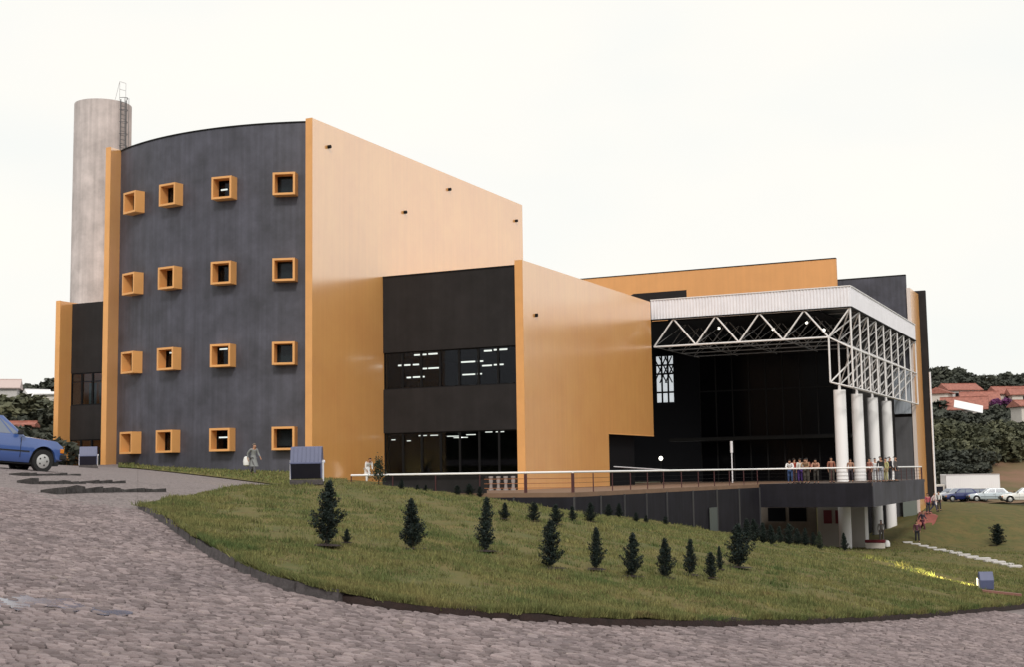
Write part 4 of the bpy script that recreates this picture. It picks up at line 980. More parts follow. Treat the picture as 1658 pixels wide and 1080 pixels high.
def pose(kind):
    # faces -Y, height 1.72
    st = dict(hip=(0, 0, .93), wa=(0, 0, 1.08), ch=(0, 0, 1.30), nk=(0, .01, 1.47), hd=(0, -.01, 1.56), tp=(0, -.02, 1.66))
    hl = {}; 
    for s, n in ((-1, 'L'), (1, 'R')):
        hl['h'+n] = (s*.10, 0, .88); hl['k'+n] = (s*.11, -.02, .49); hl['a'+n] = (s*.12, .02, .09); hl['t'+n] = (s*.14, -.15, .04)
        hl['s'+n] = (s*.19, 0, 1.42); hl['e'+n] = (s*.24, .03, 1.14); hl['w'+n] = (s*.24, -.06, .90); hl['f'+n] = (s*.235, -.09, .80)
    if kind == 'walk':
        hl.update(kL=(-.1, -.20, .50), aL=(-.1, -.26, .10), tL=(-.1, -.42, .07), kR=(.1, .06, .48), aR=(.1, .34, .14), tR=(.1, .22, .05), eL=(-.25, .16, 1.17), wL=(-.24, .16, .93), fL=(-.23, .14, .84), eR=(.25, -.1, 1.16), wR=(.23, -.28, .98), fR=(.22, -.34, .91))
        st.update(ch=(0, -.05, 1.29), nk=(0, -.07, 1.45), hd=(0, -.11, 1.53), tp=(0, -.13, 1.63)); hl['sL'] = (-.19, -.05, 1.41); hl['sR'] = (.19, -.05, 1.41)
    if kind == 'lean':       # forearms on a rail in front
        st.update(wa=(0, .02, 1.07), ch=(0, -.12, 1.26), nk=(0, -.19, 1.39), hd=(0, -.24, 1.47), tp=(0, -.28, 1.56))
        for s, n in ((-1, 'L'), (1, 'R')): hl['s'+n] = (s*.19, -.14, 1.36); hl['e'+n] = (s*.25, -.30, 1.10); hl['w'+n] = (s*.10, -.48, 1.07); hl['f'+n] = (s*.04, -.55, 1.06)
    if kind == 'stoop':
        st.update(wa=(0, -.05, 1.06), ch=(0, -.20, 1.22), nk=(0, -.32, 1.33), hd=(0, -.40, 1.40), tp=(0, -.46, 1.48))
        for s, n in ((-1, 'L'), (1, 'R')): hl['s'+n] = (s*.19, -.26, 1.31); hl['e'+n] = (s*.23, -.24, 1.03); hl['w'+n] = (s*.2, -.36, .83); hl['f'+n] = (s*.19, -.4, .76)
        hl.update(kL=(-.1, -.16, .50), aL=(-.1, -.14, .10), tL=(-.1, -.30, .06), kR=(.1, .02, .48), aR=(.1, .22, .12), tR=(.1, .08, .05))
    return st, hl
PROTO = {}
def person_meshes(kind):
    if kind in PROTO: return PROTO[kind]
    st, hl = pose(kind); N = {'hip': (st['hip'], (.14, .10)), 'wa': (st['wa'], (.125, .09)), 'ch': (st['ch'], (.16, .105)), 'nk': (st['nk'], .052), 'hd': (st['hd'], (.072, .085)), 'tp': (st['tp'], (.07, .085))}
    E_ = [('hip', 'wa'), ('wa', 'ch'), ('ch', 'nk'), ('nk', 'hd'), ('hd', 'tp')]
    for n in 'LR':
        N['h'+n] = (hl['h'+n], .088); N['k'+n] = (hl['k'+n], .058); N['a'+n] = (hl['a'+n], .038); N['t'+n] = (hl['t'+n], .035)
        N['s'+n] = (hl['s'+n], .056); N['e'+n] = (hl['e'+n], .042); N['w'+n] = (hl['w'+n], .028); N['f'+n] = (hl['f'+n], .032)
        E_ += [('hip', 'h'+n), ('h'+n, 'k'+n), ('k'+n, 'a'+n), ('a'+n, 't'+n), ('ch', 's'+n), ('s'+n, 'e'+n), ('e'+n, 'w'+n), ('w'+n, 'f'+n)]
        # short finger chains and a thumb fan out of the hand
        f = Vector(hl['f'+n]); d = (f-Vector(hl['w'+n])).normalized(); sd_ = Vector((1, 0, 0)) if abs(d.x) < .7 else Vector((0, 0, 1)); sd_ = (sd_-d*sd_.dot(d)).normalized()
        sd2 = d.cross(sd_)
        for k, (o, l) in enumerate(((-.024, .058), (-.008, .07), (.008, .066), (.024, .05))):
            b = 'g%s%d' % (n, k); N[b] = (tuple(f+sd2*o+d*.03), .009); N[b+'b'] = (tuple(f+sd2*o*1.2+d*(.03+l)+sd_*.012), .007); E_ += [('f'+n, b), (b, b+'b')]
        N['th'+n] = (tuple(f+sd2*-.045+d*.01), .011); N['tk'+n] = (tuple(f+sd2*-.055+d*.045), .009); E_ += [('f'+n, 'th'+n), ('th'+n, 'tk'+n)]
    hd = Vector(st['hd']); N['nose'] = (tuple(hd+Vector((0, -.10, .0))), .014); E_.append(('hd', 'nose'))
    for s, n in ((-1, 'eaL'), (1, 'eaR')): N[n] = (tuple(hd+Vector((s*.082, .01, .01))), .014); E_.append(('hd', n))
    body = skin_mesh(N, E_, 1)
    T = {'ch': (st['ch'], (.178, .122)), 'wa': (st['wa'], (.145, .108)), 'hip': ((st['hip'][0], st['hip'][1], st['hip'][2]-.03), (.155, .115)), 'c': (tuple(Vector(st['nk'])-Vector((0, 0, .05))), .07)}
    E2 = [('ch', 'wa'), ('wa', 'hip'), ('ch', 'c')]
    for n in 'LR':
        T['s'+n] = (hl['s'+n], .07); T['e'+n] = (hl['e'+n], .056); T['w'+n] = (tuple(Vector(hl['w'+n])*.9+Vector(hl['e'+n])*.1), .043); E2 += [('ch', 's'+n), ('s'+n, 'e'+n), ('e'+n, 'w'+n)]
    shirt = skin_mesh(T, E2, 1)
    P_ = {'hip': (st['hip'], (.148, .11))}; E3 = []
    for n in 'LR':
        P_['h'+n] = (hl['h'+n], .102); P_['k'+n] = (hl['k'+n], .078); P_['a'+n] = (tuple(Vector(hl['a'+n])+Vector((0, 0, .03))), .062); E3 += [('hip', 'h'+n), ('h'+n, 'k'+n), ('k'+n, 'a'+n)]
    trousers = skin_mesh(P_, E3, 1)
    # long coat: shirt plus a skirt to the knee
    q = MB(); base = Vector(st['wa']); knee = (Vector(hl['kL'])+Vector(hl['kR']))/2; n = 16; rings = []
    for t, rx, ry in ((0, .15, .115), (.35, .175, .14), (.7, .2, .18), (1, .235, .235)):
        c = base.lerp(Vector((knee.x, knee.y, knee.z)), t); rings.append([(c.x+rx*math.cos(6.283*k/n), c.y+ry*math.sin(6.283*k/n), c.z) for k in range(n)])
    q.add([p for r in rings for p in r], [(i*n+k, i*n+(k+1) % n, (i+1)*n+(k+1) % n, (i+1)*n+k) for i in range(3) for k in range(n)])
    tmp = q.build('tmp', None); skirt = tmp.data; skirt.shade_smooth(); bpy.data.objects.remove(tmp)
    q = MB(); c = Vector(st['tp'])+Vector((0, .012, -.0)); rings = []
    for t in range(7):
        a = t/6*1.75; r = .095*math.sin(a)+.002; rings += [(c.x+r*.88*math.cos(6.283*k/12), c.y+.01*(t)+r*1.08*math.sin(6.283*k/12)+.006*t, c.z+.075*math.cos(a)) for k in range(12)]
    q.add(rings, [(i*12+k, i*12+(k+1) % 12, (i+1)*12+(k+1) % 12, (i+1)*12+k) for i in range(6) for k in range(12)])
    tmp = q.build('tmp', None); hair = tmp.data; hair.shade_smooth(); bpy.data.objects.remove(tmp)
    q = MB()
    shoes = []
    for nn_ in 'LR':
        a, t = Vector(hl['a'+nn_]), Vector(hl['t'+nn_]); s_ = MB(); d = (t-a); d.z = 0; d.normalize(); pr_ = Vector((-d.y, d.x, 0)); b0 = Vector((a.x, a.y, min(a.z, t.z)-.04))-d*.06
        V = [b0+d*f+pr_*g+Vector((0, 0, h)) for f, w_, h1 in ((0, .04, .09), (.12, .05, .09), (.25, .045, .05)) for g, h in ((-w_, 0), (w_, 0), (w_*.8, h1), (-w_*.8, h1))]
        s_.add(V, [(0, 1, 2, 3), (8, 11, 10, 9)]+[(i*4+k, (i+1)*4+k, (i+1)*4+(k+1) % 4, i*4+(k+1) % 4) for i in range(2) for k in range(4)])
        tmp = s_.build('tmp', None, bevel=.01); shoes.append(tmp.data); bpy.data.objects.remove(tmp)
    for me in [body, shirt, trousers, skirt, hair]+shoes: me.materials.clear(); me.materials.append(M['skin'])
    PROTO[kind] = (body, shirt, trousers, skirt, hair, shoes); return PROTO[kind]
CLOTH = {}
def cloth(c):
    k = tuple(c)
    if k not in CLOTH: CLOTH[k] = mat('cloth_%02d' % len(CLOTH) if False else 'cloth', c, .85)
    return CLOTH[k]
def person(loc, rz, kind, label, top, legs, coat=False, hair=(.015, .011, .01), h=1.72, group=None, skin=None):
    body, shirt, tr_, skirt, hr, shoes = person_meshes(kind)
    t = root('person', tuple(loc), rz, label=label, cat='person', group=group); t.scale = (h/1.72,)*3
    def add(name, me, mt):
        o = bpy.data.objects.new(name, me); C.objects.link(o); o.parent = t; o.material_slots[0].link = 'OBJECT'; o.material_slots[0].material = mt; return o
    add('body', body, M['skin']); add('coat' if coat else 'shirt', shirt, cloth(top)); add('trousers', tr_, cloth(legs)); add('hair', hr, cloth(hair))
    if coat: add('coat_skirt', skirt, cloth(top))
    for s in shoes: add('shoe', s, M['tyre'])
    return t
WH, WH2 = (.75, .75, .76), (.68, .66, .62)
p = at_d(410, 764.5, 66); p.z = float(HARD(np.array([p.x]), np.array([p.y]))[0])
gp_ = person((p.x, p.y, p.z-.02), R_(75), 'walk', 'person in a long grey coat walking with a white bag below the curved wall', (.22, .23, .24), (.10, .10, .11), True, hair=(.16, .13, .11), h=1.62)
bag = MB().lathe([(.03, 0), (.15, .06), (.17, .25), (.12, .45), (.04, .5)], 10).build('white_bag', cloth(WH), None, smooth=True); bag.location = (p.x-.34, p.y-.1, p.z+.45); setp(bag, 'bulging white bag held behind the grey-coated person at the curved wall', 'bag')
p = onY(594, 784.5, 68.5); person((p.x, p.y, p.z), R_(62), 'stoop', 'person in a long white coat stooping forward, walking past the orange wall', WH, WH, True, h=1.72)
DZ = -1.0
deck = [ # px, Y, pose, rz, top, legs, label
 (1280, 88.2, 'lean', 10, WH, (.04, .08, .2), 'person in white shirt and blue jeans leaning on the deck rail, leftmost of the row'),
 (1296, 88.4, 'stand', -150, WH2, (.07, .03, .18), 'person in a white top and violet trousers right of the white-shirted leaner'),
 (1287, 90.5, 'stand', 160, (.35, .05, .03), (.03, .03, .04), 'person in a red top standing between the two white-shirted people on the deck'),
 (1307, 91.5, 'stand', 170, (.30, .10, .07), (.06, .05, .04), 'person in a brick red shirt behind the rail, right of the pair in white'),
 (1315, 89.8, 'lean', 0, (.28, .17, .10), (.08, .07, .06), 'person in a tan shirt leaning on the rail beside the brick red shirt'),
 (1333, 90.2, 'lean', 5, (.42, .22, .16), (.05, .045, .04), 'person in a light brown shirt leaning on the rail, left of the nearest column'),
 (1347, 90.6, 'stand', 0, (.30, .12, .08), (.07, .06, .05), 'person in a rust shirt close left of the nearest white column'),
 (1378, 94.0, 'stand', 20, (.36, .20, .14), (.04, .03, .04), 'person in a tan shirt seen between the first and second white columns'),
 (1409, 91.0, 'stand', -30, (.34, .14, .11), (.05, .02, .02), 'person in a reddish shirt standing right of the second white column'),
 (1418, 92.5, 'stand', 40, WH, (.55, .57, .62), 'person all in white at the foot of the third white column'),
 (1427, 91.8, 'stand', 30, (.02, .02, .022), (.34, .34, .4), 'person in a black top and pale grey trousers by the deck side rail'),
 (1435, 92.6, 'stand', -60, (.45, .42, .2), (.42, .40, .22), 'person in pale yellow clothes next to the one in the black top'),
 (1442, 93.5, 'stand', 120, (.03, .03, .04), (.05, .05, .06), 'person in dark clothes under the farthest white column'),
 (1451, 95.5, 'stand', 100, (.09, .08, .08), (.05, .05, .06), 'rightmost person on the deck, in dark grey clothes'),
]
for px, Y, kd, rz, top, legs, lb in deck:
    p = onY(px, 780, Y+ (0 if kd != 'lean' else 0)); 
    person((p.x, Y if kd != 'lean' else 88.15+.0*Y, DZ), R_(rz+random.uniform(-28, 28)*(kd != 'lean')), kd, lb, top, legs, h=1.62+random.uniform(0, .14), group='people standing on the deck')
low = [(1503, 831, 'stand', (.45, .10, .14), (.03, .03, .05), 'person in a pink top at the left of the group by the orange fin', 112, 40),
 (1512, 827, 'walk', (.65, .50, .52), (.06, .06, .1), 'person in a pale pink shirt in the middle of the group by the end wall', 114, 100),
 (1521, 826, 'stand', WH, (.03, .03, .04), 'person in white shirt and dark trousers, right of the group by the end wall', 116, -20),
 (1493, 835, 'walk', (.04, .03, .05), (.10, .02, .04), 'person in dark clothes under the end of the deck', 108, 70),
 (1484, 842, 'stand', (.12, .04, .07), (.02, .02, .03), 'person in a dark maroon top standing in the shade below the deck corner', 104, 0),
 (1427, 860, 'stand', (.3, .28, .28), (.2, .18, .18), 'person in grey clothes in the shade between the lower columns', 104, 10)]
for px, py, kd, top, legs, lb, d, rz in low:
    p = at_d(px, py, d); z = float(LAWN(np.array([p.x]), np.array([p.y]))[0]); person((p.x, p.y, z), R_(rz), kd, lb, top, legs, h=1.7)
# red and white sacks and a bench under the deck
p = onY(1417, 872, 99); bn = root('bench', (p.x, p.y, -5.85), R_(0), label='low bench with a dark red seat and white base under the deck', cat='bench')
MB().box(-.7, .7, -.25, .25, .42, .62).build('seat', mat('dark_red_seat', (.14, .01, .02), .6), bn, bevel=.02); MB().box(-.65, .65, -.22, .22, 0, .41).build('base', M['house_white'], bn, bevel=.02)
p = onY(1436, 872, 101); sk = MB().lathe([(.05, 0), (.2, .08), (.22, .3), (.15, .5), (.03, .55)], 12).build('white_sack', cloth(WH), None, smooth=True); sk.location = (p.x, p.y, -5.9); setp(sk, 'small white sack on the ground just right of the red bench', 'sack')

# ================================================================= CARS
def car_build(name, label, paint, kind='sedan', group=None, L=4.2, detail=True):
    "x forward, wheels on z=0"
    t = root(name, label=label, cat='car', group=group); W2 = .81; ov_f, ov_r = (.58 if kind == 'sedan' else .76), .82; xf, xr = L/2, -L/2; ax_f, ax_r = xf-ov_f, xr+ov_r; RW = .295; RA_ = .37
    xs = sorted(set([round(v, 3) for v in list(np.linspace(xr, xf, 22))+list(np.linspace(ax_f-RA_, ax_f+RA_, 13))+list(np.linspace(ax_r-RA_, ax_r+RA_, 13))]))
    def belt(x):
        pts = {'sedan': [(xr, .80), (xr+.05, .90), (-1.15, .93), (.65, .90), (1.0, .885), (xf-.22, .83), (xf-.03, .78), (xf, .70)],
               'hatch': [(xr, .84), (xr+.03, .92), (-.9, .93), (.75, .90), (1.1, .86), (xf-.25, .77), (xf-.03, .70), (xf, .62)]}[kind]
        return float(np.interp(x, [a for a, _ in pts], [b for _, b in pts]))
    def hw(x): e = abs(x)/(L/2); return W2*(1-.10*max(0, (e-.72)/.28)**2)
    def sill(x):
        z = .24+.10*max(0, (abs(x)/(L/2)-.8)/.2)
        for a in (ax_f, ax_r):
            if abs(x-a) < RA_: z = max(z, RW+math.sqrt(max(RA_**2-(x-a)**2, 0)))
        return z
    V = []; 
    for x in xs:
        w_, zb, zs = hw(x), belt(x), sill(x); zm = max(zs+.01, .52); zu = max(zm+.01, zb-.17)
        half = [(w_*.90, zs), (w_*.985, max(zs+.005, .36)), (w_*1.0, zm), (w_*.99, min(zu, zb-.03)), (w_*.94, zb-.01), (w_*.80, zb+.012), (w_*.4, zb+.03), (0, zb+.035)]
        V += [(x, y, z) for y, z in half]+[(x, -y, z) for y, z in half[-2::-1]]
    n = 15; q = MB(); k = len(xs)
    q.add(V, [(i*n+j, i*n+j+1, (i+1)*n+j+1, (i+1)*n+j) for i in range(k-1) for j in range(n-1)]+[tuple(range(n))[::-1], tuple((k-1)*n+j for j in range(n))])
    body = q.build('body', paint, t, smooth=True)
    MB().box(xr+.1, xf-.1, -W2*.86, W2*.86, .20, .60).build('underbody', M['tyre'], t)
    # cabin : roof and pillars as a frame of paint, glass inset
    if kind == 'sedan': B = [(1.0, .905), (-1.28, .935)]; Rf = [(.40, 1.38), (-.82, 1.36)]
    else: B = [(.78, .90), (-1.85, .94)]; Rf = [(.18, 1.35), (-1.35, 1.34)]
    wb, wr = .745, .60
    def side(s, f, g):   # f along 0..1 front->rear, g up 0..1
        xb = B[0][0]+(B[1][0]-B[0][0])*f; xr_ = Rf[0][0]+(Rf[1][0]-Rf[0][0])*f
        return Vector((xb+(xr_-xb)*g, s*(wb+(wr-wb)*g), B[0][1]-.02+(Rf[0][1]-B[0][1]+.02)*g))
    q = MB(); c = [side(s, f, g) for g in (0, 1) for s, f in ((-1, 0), (1, 0), (1, 1), (-1, 1))]
    q.add(c, [(0, 1, 5, 4), (1, 2, 6, 5), (2, 3, 7, 6), (3, 0, 4, 7)]); q.add([side(-1, 0, 1), side(1, 0, 1), side(1, 1, 1), side(-1, 1, 1), Vector((Rf[0][0]-.1, -.4, 1.39)), Vector((Rf[0][0]-.1, .4, 1.39)), Vector((Rf[1][0]+.12, .4, 1.385)), Vector((Rf[1][0]+.12, -.4, 1.385))], [(0, 1, 5, 4), (1, 2, 6, 5), (2, 3, 7, 6), (3, 0, 4, 7), (4, 5, 6, 7)])
    q.build('cabin', paint, t, bevel=.02 if detail else 0)
    def pane(pts, name, off, m=M['car_glass']):
        a, b, c_, d = pts; nrm = (b-a).cross(d-a).normalized(); ctr = (a+b+c_+d)/4
        if nrm.dot(ctr-Vector((0, 0, .9))) < 0: nrm = -nrm
        o = nrm*off; q = MB().add([p+o for p in pts]+[p-nrm*.02 for p in pts], [(0, 1, 2, 3), (4, 5, 6, 7), (0, 1, 5, 4), (1, 2, 6, 5), (2, 3, 7, 6), (3, 0, 4, 7)]); return q.build(name, m, t)
    for s in (-1, 1):
        if kind == 'sedan': segs = [(.05, .135, .17), (.16, .52, 0), (.555, .86, 0)]
        else: segs = [(.045, .12, .15), (.14, .44, 0), (.47, .90, 0)]
        for f0, f1, trg in segs:
            g0, g1 = .10, .88
            P_ = [side(s, f0, g0), side(s, f1, g0), side(s, f1, g1), side(s, f0 if not trg else f1-.01, g1)]
            pane(P_, 'side_window', .006)
        pl_ = [(f0+f1)/2 for f0, f1 in ((.52, .555),)] if kind == 'sedan' else [.455]
        # door seams and handles, sill trim, mirrors
        for fx in ((.86, -.24, -1.12) if kind == 'sedan' else (.66, -.42)):
            MB().box(fx-.006, fx+.006, s*(W2*.998)-.006, s*(W2*.998)+.006, .36, .86).build('door_seam', M['tyre'], t)
        for fx in ((-.14, -.98) if kind == 'sedan' else (-.28,)): MB().box(fx-.08, fx+.08, s*(W2+.012)-.012, s*(W2+.012)+.012, .73, .755).build('door_handle', M['tyre'], t, bevel=.004)
        MB().box(ax_r+RA_+.04, ax_f-RA_-.04, s*(W2+.004)-.008, s*(W2+.004)+.008, .50, .535).build('side_trim', M['tyre'], t)
        mr = MB(); mr.box(.74, .84, s*.80 if s > 0 else s*.96, s*.96 if s > 0 else s*.80, .92, 1.03); mr.build('mirror', M['tyre'], t, bevel=.015)
        for ax in (ax_f, ax_r):
            w_ = root('wheel', (ax, s*.71, RW)); w_.parent = t; del_ = None
            ty = MB(); prof = [(RW*.62, -.085), (RW*.93, -.09), (RW, -.06), (RW, .06), (RW*.93, .09), (RW*.62, .085)]
            nn = 20; Vt = [(r*math.cos(6.283*j/nn), y, r*math.sin(6.283*j/nn)) for r, y in prof for j in range(nn)]
            ty.add(Vt, [(i*nn+j, i*nn+(j+1) % nn, ((i+1) % 6)*nn+(j+1) % nn, ((i+1) % 6)*nn+j) for i in range(6) for j in range(nn)]); ty.build('tyre', M['tyre'], w_, smooth=True)
            hb_ = MB(); yo = s*.075
            Vh = [(r*math.cos(6.283*j/nn), y, r*math.sin(6.283*j/nn)) for r, y in ((RW*.63, yo), (RW*.5, yo+s*.012), (RW*.2, yo+s*.02), (.001, yo+s*.022)) for j in range(nn)]
            hb_.add(Vh, [(i*nn+j, i*nn+(j+1) % nn, (i+1)*nn+(j+1) % nn, (i+1)*nn+j) for i in range(3) for j in range(nn)]); hb_.build('rim', M['hub'], w_, smooth=True)
            for kk in range(5): a = 6.283*kk/5; MB().box(RW*.30, RW*.42, yo+s*.022-.004, yo+s*.022+.004, -.02, .02, Matrix.Rotation(a, 4, 'Y')).build('rim_slot', M['tyre'], w_)
            MB().add([(ax+RA_*1.0*math.cos(th), s*(.60), RW+RA_*1.0*math.sin(th)) for th in np.linspace(0, math.pi, 12)]+[(ax, s*.60, RW)], [tuple(range(13))]).build('wheel_well', M['tyre'], t)
    cm = lambda a, b, t_: a.lerp(b, t_)
    for f, nm in ((0, 'windscreen'), (1, 'rear_window')):
        a, b, c_, d = side(-1, f, .06), side(1, f, .06), side(1, f, .92), side(-1, f, .92)
        pane([cm(a, b, .05), cm(a, b, .95), cm(d, c_, .95), cm(d, c_, .05)], nm, .006)
    for sx, nm in ((1, 'front_bumper'), (-1, 'rear_bumper')):
        x = xf if sx > 0 else xr; q = MB(); q.box(min(x-sx*.10, x+sx*.09), max(x-sx*.10, x+sx*.09), -W2*.98, W2*.98, .36, .50); q.build(nm, M['tyre'], t, bevel=.025)
    MB().box(xf-.03, xf+.012, -.42, .42, .53, .64).build('grille', M['tyre'], t, bevel=.006)
    for s in (-1, 1):
        MB().box(xf-.04, xf+.02, s*.42 if s > 0 else s*.66, s*.66 if s > 0 else s*.42, .52, .65).build('headlight', M['lamp_clear'], t, bevel=.01)
        MB().box(xf-.10, xf+.005, s*.665 if s > 0 else s*.77, s*.77 if s > 0 else s*.665, .53, .64).build('indicator', M['lamp_amber'], t, bevel=.008)
        MB().box(xr-.012, xr+.04, s*.45 if s > 0 else s*.74, s*.74 if s > 0 else s*.45, .58, .74).build('tail_light', M['lamp_red'], t, bevel=.01)
    MB().box(xr-.02, xr+.03, -.2, .2, .55, .66).build('number_plate', mat('plate', (.35, .33, .15), .5), t)
    return t
def repaint(c, paint, src):
    for ch in c.children:
        if ch.name.startswith(('body', 'cabin')):
            for sl in ch.material_slots:
                sl.link = 'OBJECT'; sl.material = paint
blue = mat('light_blue_car_paint', (.045, .10, .32), .3, spec=.6, coat=1, coat_ior=1.6, coat_rough=.06)
c1 = car_build('parked_car', 'light blue saloon parked at the top of the lane, cut by the left edge', blue, 'sedan')
# the front wheel touches the lane at pixel (77, 765); the car faces right, slightly towards the camera
fwp = ground_hit(77, 765.5, HARD, 20, 60) if False else at_d(66, 765.5, 36)
heading = math.atan2(RH.y, RH.x)+R_(44); c1.rotation_euler = (0, 0, heading); hv = Vector((math.cos(heading), math.sin(heading), 0)); sdv = Vector((-hv.y, hv.x, 0))
c1.location = fwp-hv*(4.2/2-.58)+sdv*.71; 
tl = c1.location+hv*(-1.3); dz_ = 0
slope = (float(HARD(np.array([(c1.location+hv*1.3).x]), np.array([(c1.location+hv*1.3).y]))[0])-float(HARD(np.array([tl.x]), np.array([tl.y]))[0]))/2.6
c1.rotation_euler = (0, -math.atan(slope), heading); c1.location.z = fwp.z-slope*1.3; c1.scale = (1.0, 1.0, 1.06)
# four cars in the car park on the right
cp = mat('dark_blue_car_paint', (.02, .03, .14), .3, coat=1); h1 = car_build('parked_car', 'dark blue hatchback parked before the white box truck', cp, 'hatch', 'cars in the car park on the right', L=3.8)
sp_ = mat('silver_blue_paint', (.52, .60, .68), .3, coat=1); h2 = car_build('parked_car', 'long silver-blue estate car parked right of the dark blue hatchback', sp_, 'hatch', 'cars in the car park on the right', L=4.5)
h3 = copy_tree(h2); wp_ = mat('white_car_paint', (.80, .80, .80), .3, coat=1); repaint(h3, wp_, None); h3['label'] = 'white car parked at the right edge, nearer than the silver estate'
h4 = copy_tree(h1); pp_ = mat('pale_grey_paint', (.55, .56, .58), .35, coat=1); repaint(h4, pp_, None); h4['label'] = 'pale grey car half hidden behind the dark blue hatchback'
h5 = copy_tree(h1); kp_ = mat('black_car_paint', (.012, .012, .014), .3, coat=1); repaint(h5, kp_, None); h5['label'] = 'black car partly hidden between the blue hatchback and the silver estate'
def put(c, px, py, d, deg, dz=0): p = at_d(px, py, d); c.location = (p.x, p.y, p.z+dz); c.rotation_euler = (0, 0, math.atan2(RH.y, RH.x)+R_(deg))
put(h1, 1552, 812.5, 143, -168); put(h2, 1603, 812.5, 141, 172); put(h3, 1660, 814, 128, 170); put(h4, 1540, 811.5, 147, -165); put(h5, 1577, 812, 148, 178)
# box truck
def truck(px, py, d):
    p = at_d(px, py, d); t = root('box_truck', tuple(p), math.atan2(RH.y, RH.x)+R_(178), label='white box truck with a plain cargo body parked behind the cars', cat='truck')
    Lb = 84*d/F_PX; q = MB()
    V = []; n = 26
    q.box(-Lb/2, Lb/2, -1.2, 1.2, .85, 3.35); q.build('cargo_box', M['column'], t, bevel=.02)
    for i in range(n+1): x = -Lb/2+Lb*i/n; MB().box(x-.02, x+.02, 1.2, 1.235, .9, 3.3).build('box_rib', M['column'], t)
    for s in (-1, 1): MB().box(-Lb/2-.01, Lb/2+.01, s*1.22-.03, s*1.22+.03, 3.28, 3.38).build('top_rail', M['step'], t)
    q = MB(); xc = Lb/2+.15
    q.add([(x, s*1.0, z) for s in (-1, 1) for x, z in ((xc, .5), (xc+1.55, .5), (xc+1.6, 1.25), (xc+1.25, 2.2), (xc, 2.25))], [(0, 1, 2, 3, 4), (9, 8, 7, 6, 5)]+[(i, (i+1) % 5, (i+1) % 5+5, i+5) for i in range(5)]); q.build('cab', M['house_white'], t, bevel=.04)
    for s in (-1, 1): MB().add([(xc+.2, s*1.012, 1.3), (xc+1.3, s*1.012, 1.3), (xc+1.12, s*1.012, 2.0), (xc+.2, s*1.012, 2.02)], [(0, 1, 2, 3)]).build('door_window', M['navy_dark'], t)
    MB().add([(xc+1.615, y, 1.3) for y in (-.85, .85)]+[(xc+1.31, y, 2.1) for y in (.85, -.85)], [(0, 1, 2, 3)]).build('windscreen', M['navy_dark'], t)
    MB().box(-Lb/2, xc+1.4, -.5, .5, .5, .84).build('chassis', M['tyre'], t)
    for x in (-Lb/2+1.2, xc+.8):
        for s in (-1, 1): MB().tube([(x, s*.8, .42), (x, s*1.08, .42)], .42, 18).build('wheel', M['tyre'], t, smooth=True)
truck(1572, 816, 154)

# ================================================================= PLANTS
def leaf_cloud(pts, size, up=.3):
    "one small quad per point, randomly turned"
    n = len(pts); a = rng.normal(size=(n, 3)); a[:, 2] *= .6; a /= np.linalg.norm(a, axis=1)[:, None]; b = np.cross(a, rng.normal(size=(n, 3))); b /= np.linalg.norm(b, axis=1)[:, None]
    s = size*rng.uniform(.5, 1.4, n)[:, None]; c = pts
    V = np.stack([c-a*s, c+b*s*.55, c+a*s, c-b*s*.55], 1).reshape(-1, 3); return V, np.arange(4*n).reshape(-1, 4)
def conifer_proto(seed, H=1.0, kind=0):
    r = np.random.default_rng(seed); rr = random.Random(seed); pts = []; stems = MB(); stems.tube([(0, 0, -.08), (.01, .01, H*.5), (0, 0, H*.97)], .022, 6, r2=.004)
    nb = 70
    lobes = [(rr.uniform(.15, .85), rr.uniform(0, 6.28), rr.uniform(.8, 1.35)) for _ in range(9)]
    for i in range(nb):
        t = (i+.5)/nb; z0 = H*(.06+.88*t); a = i*2.39996+rr.uniform(-.3, .3)
        rad = H*(.235*(1-t)**.75*(.55+.45*min(1, t/.12))+.02)
        for lt, la2, lf in lobes:
            if abs(lt-t) < .12 and math.cos(a-la2) > .4: rad *= lf
        if kind == 1: rad *= .78
        l = rad*rr.uniform(.7, 1.2); lift = l*rr.uniform(.5, 1.1)
        p0 = np.array([0, 0, z0-l*.2]); p1 = np.array([math.cos(a)*l, math.sin(a)*l, z0+lift*.7])
        if l > .06: stems.tube([tuple(p0), tuple(p1)], .005, 3, cap=False)
        m_ = int(30+l*300); tt = r.uniform(.15, 1.05, m_)[:, None]
        pts.append(p0+(p1-p0)*tt+r.normal(0, .017+.012*l, (m_, 3)))
    V, F_ = leaf_cloud(np.concatenate(pts), .0195)
    me1 = mesh_fast('foliage', V, F_, 4, M['leaf_conifer']); me2 = stems.build('trunk', M['bark'])
    a, b = me1.data, me2.data; bpy.data.objects.remove(me1); bpy.data.objects.remove(me2); return a, b
CON = [conifer_proto(s, 1.0, s % 2) for s in range(5)]
def conifer(px, py, hpx, label, v, group='young conifers planted on the lawn', wx=1.0, name='young_conifer', cat='conifer', zf=None, d=None):
    p = lawn_hit(px, py) if d is None else at_d(px, py, d); dd = dist_of(p); h = hpx*dd/F_PX
    t = root(name, (p.x, p.y, p.z), random.uniform(0, 6.28), label=label, cat=cat, group=group); t.scale = (h*wx*.88, h*wx*.88, h)
    t.rotation_euler = (random.uniform(-.05, .05), random.uniform(-.05, .05), t.rotation_euler[2])
    for nm, me in (('foliage', CON[v][0]), ('trunk', CON[v][1])): o = bpy.data.objects.new(nm, me); C.objects.link(o); o.parent = t
    # bare earth ring at the foot; its dark tone doubles as the tree's shadow
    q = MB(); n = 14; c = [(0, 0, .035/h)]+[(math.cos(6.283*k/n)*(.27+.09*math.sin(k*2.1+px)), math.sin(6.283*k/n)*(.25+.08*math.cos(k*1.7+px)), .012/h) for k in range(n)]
    q.add(c, [(0, k+1, (k+1) % n+1) for k in range(n)]).build('soil_shadow_ring', M['soil'], t)
    return t
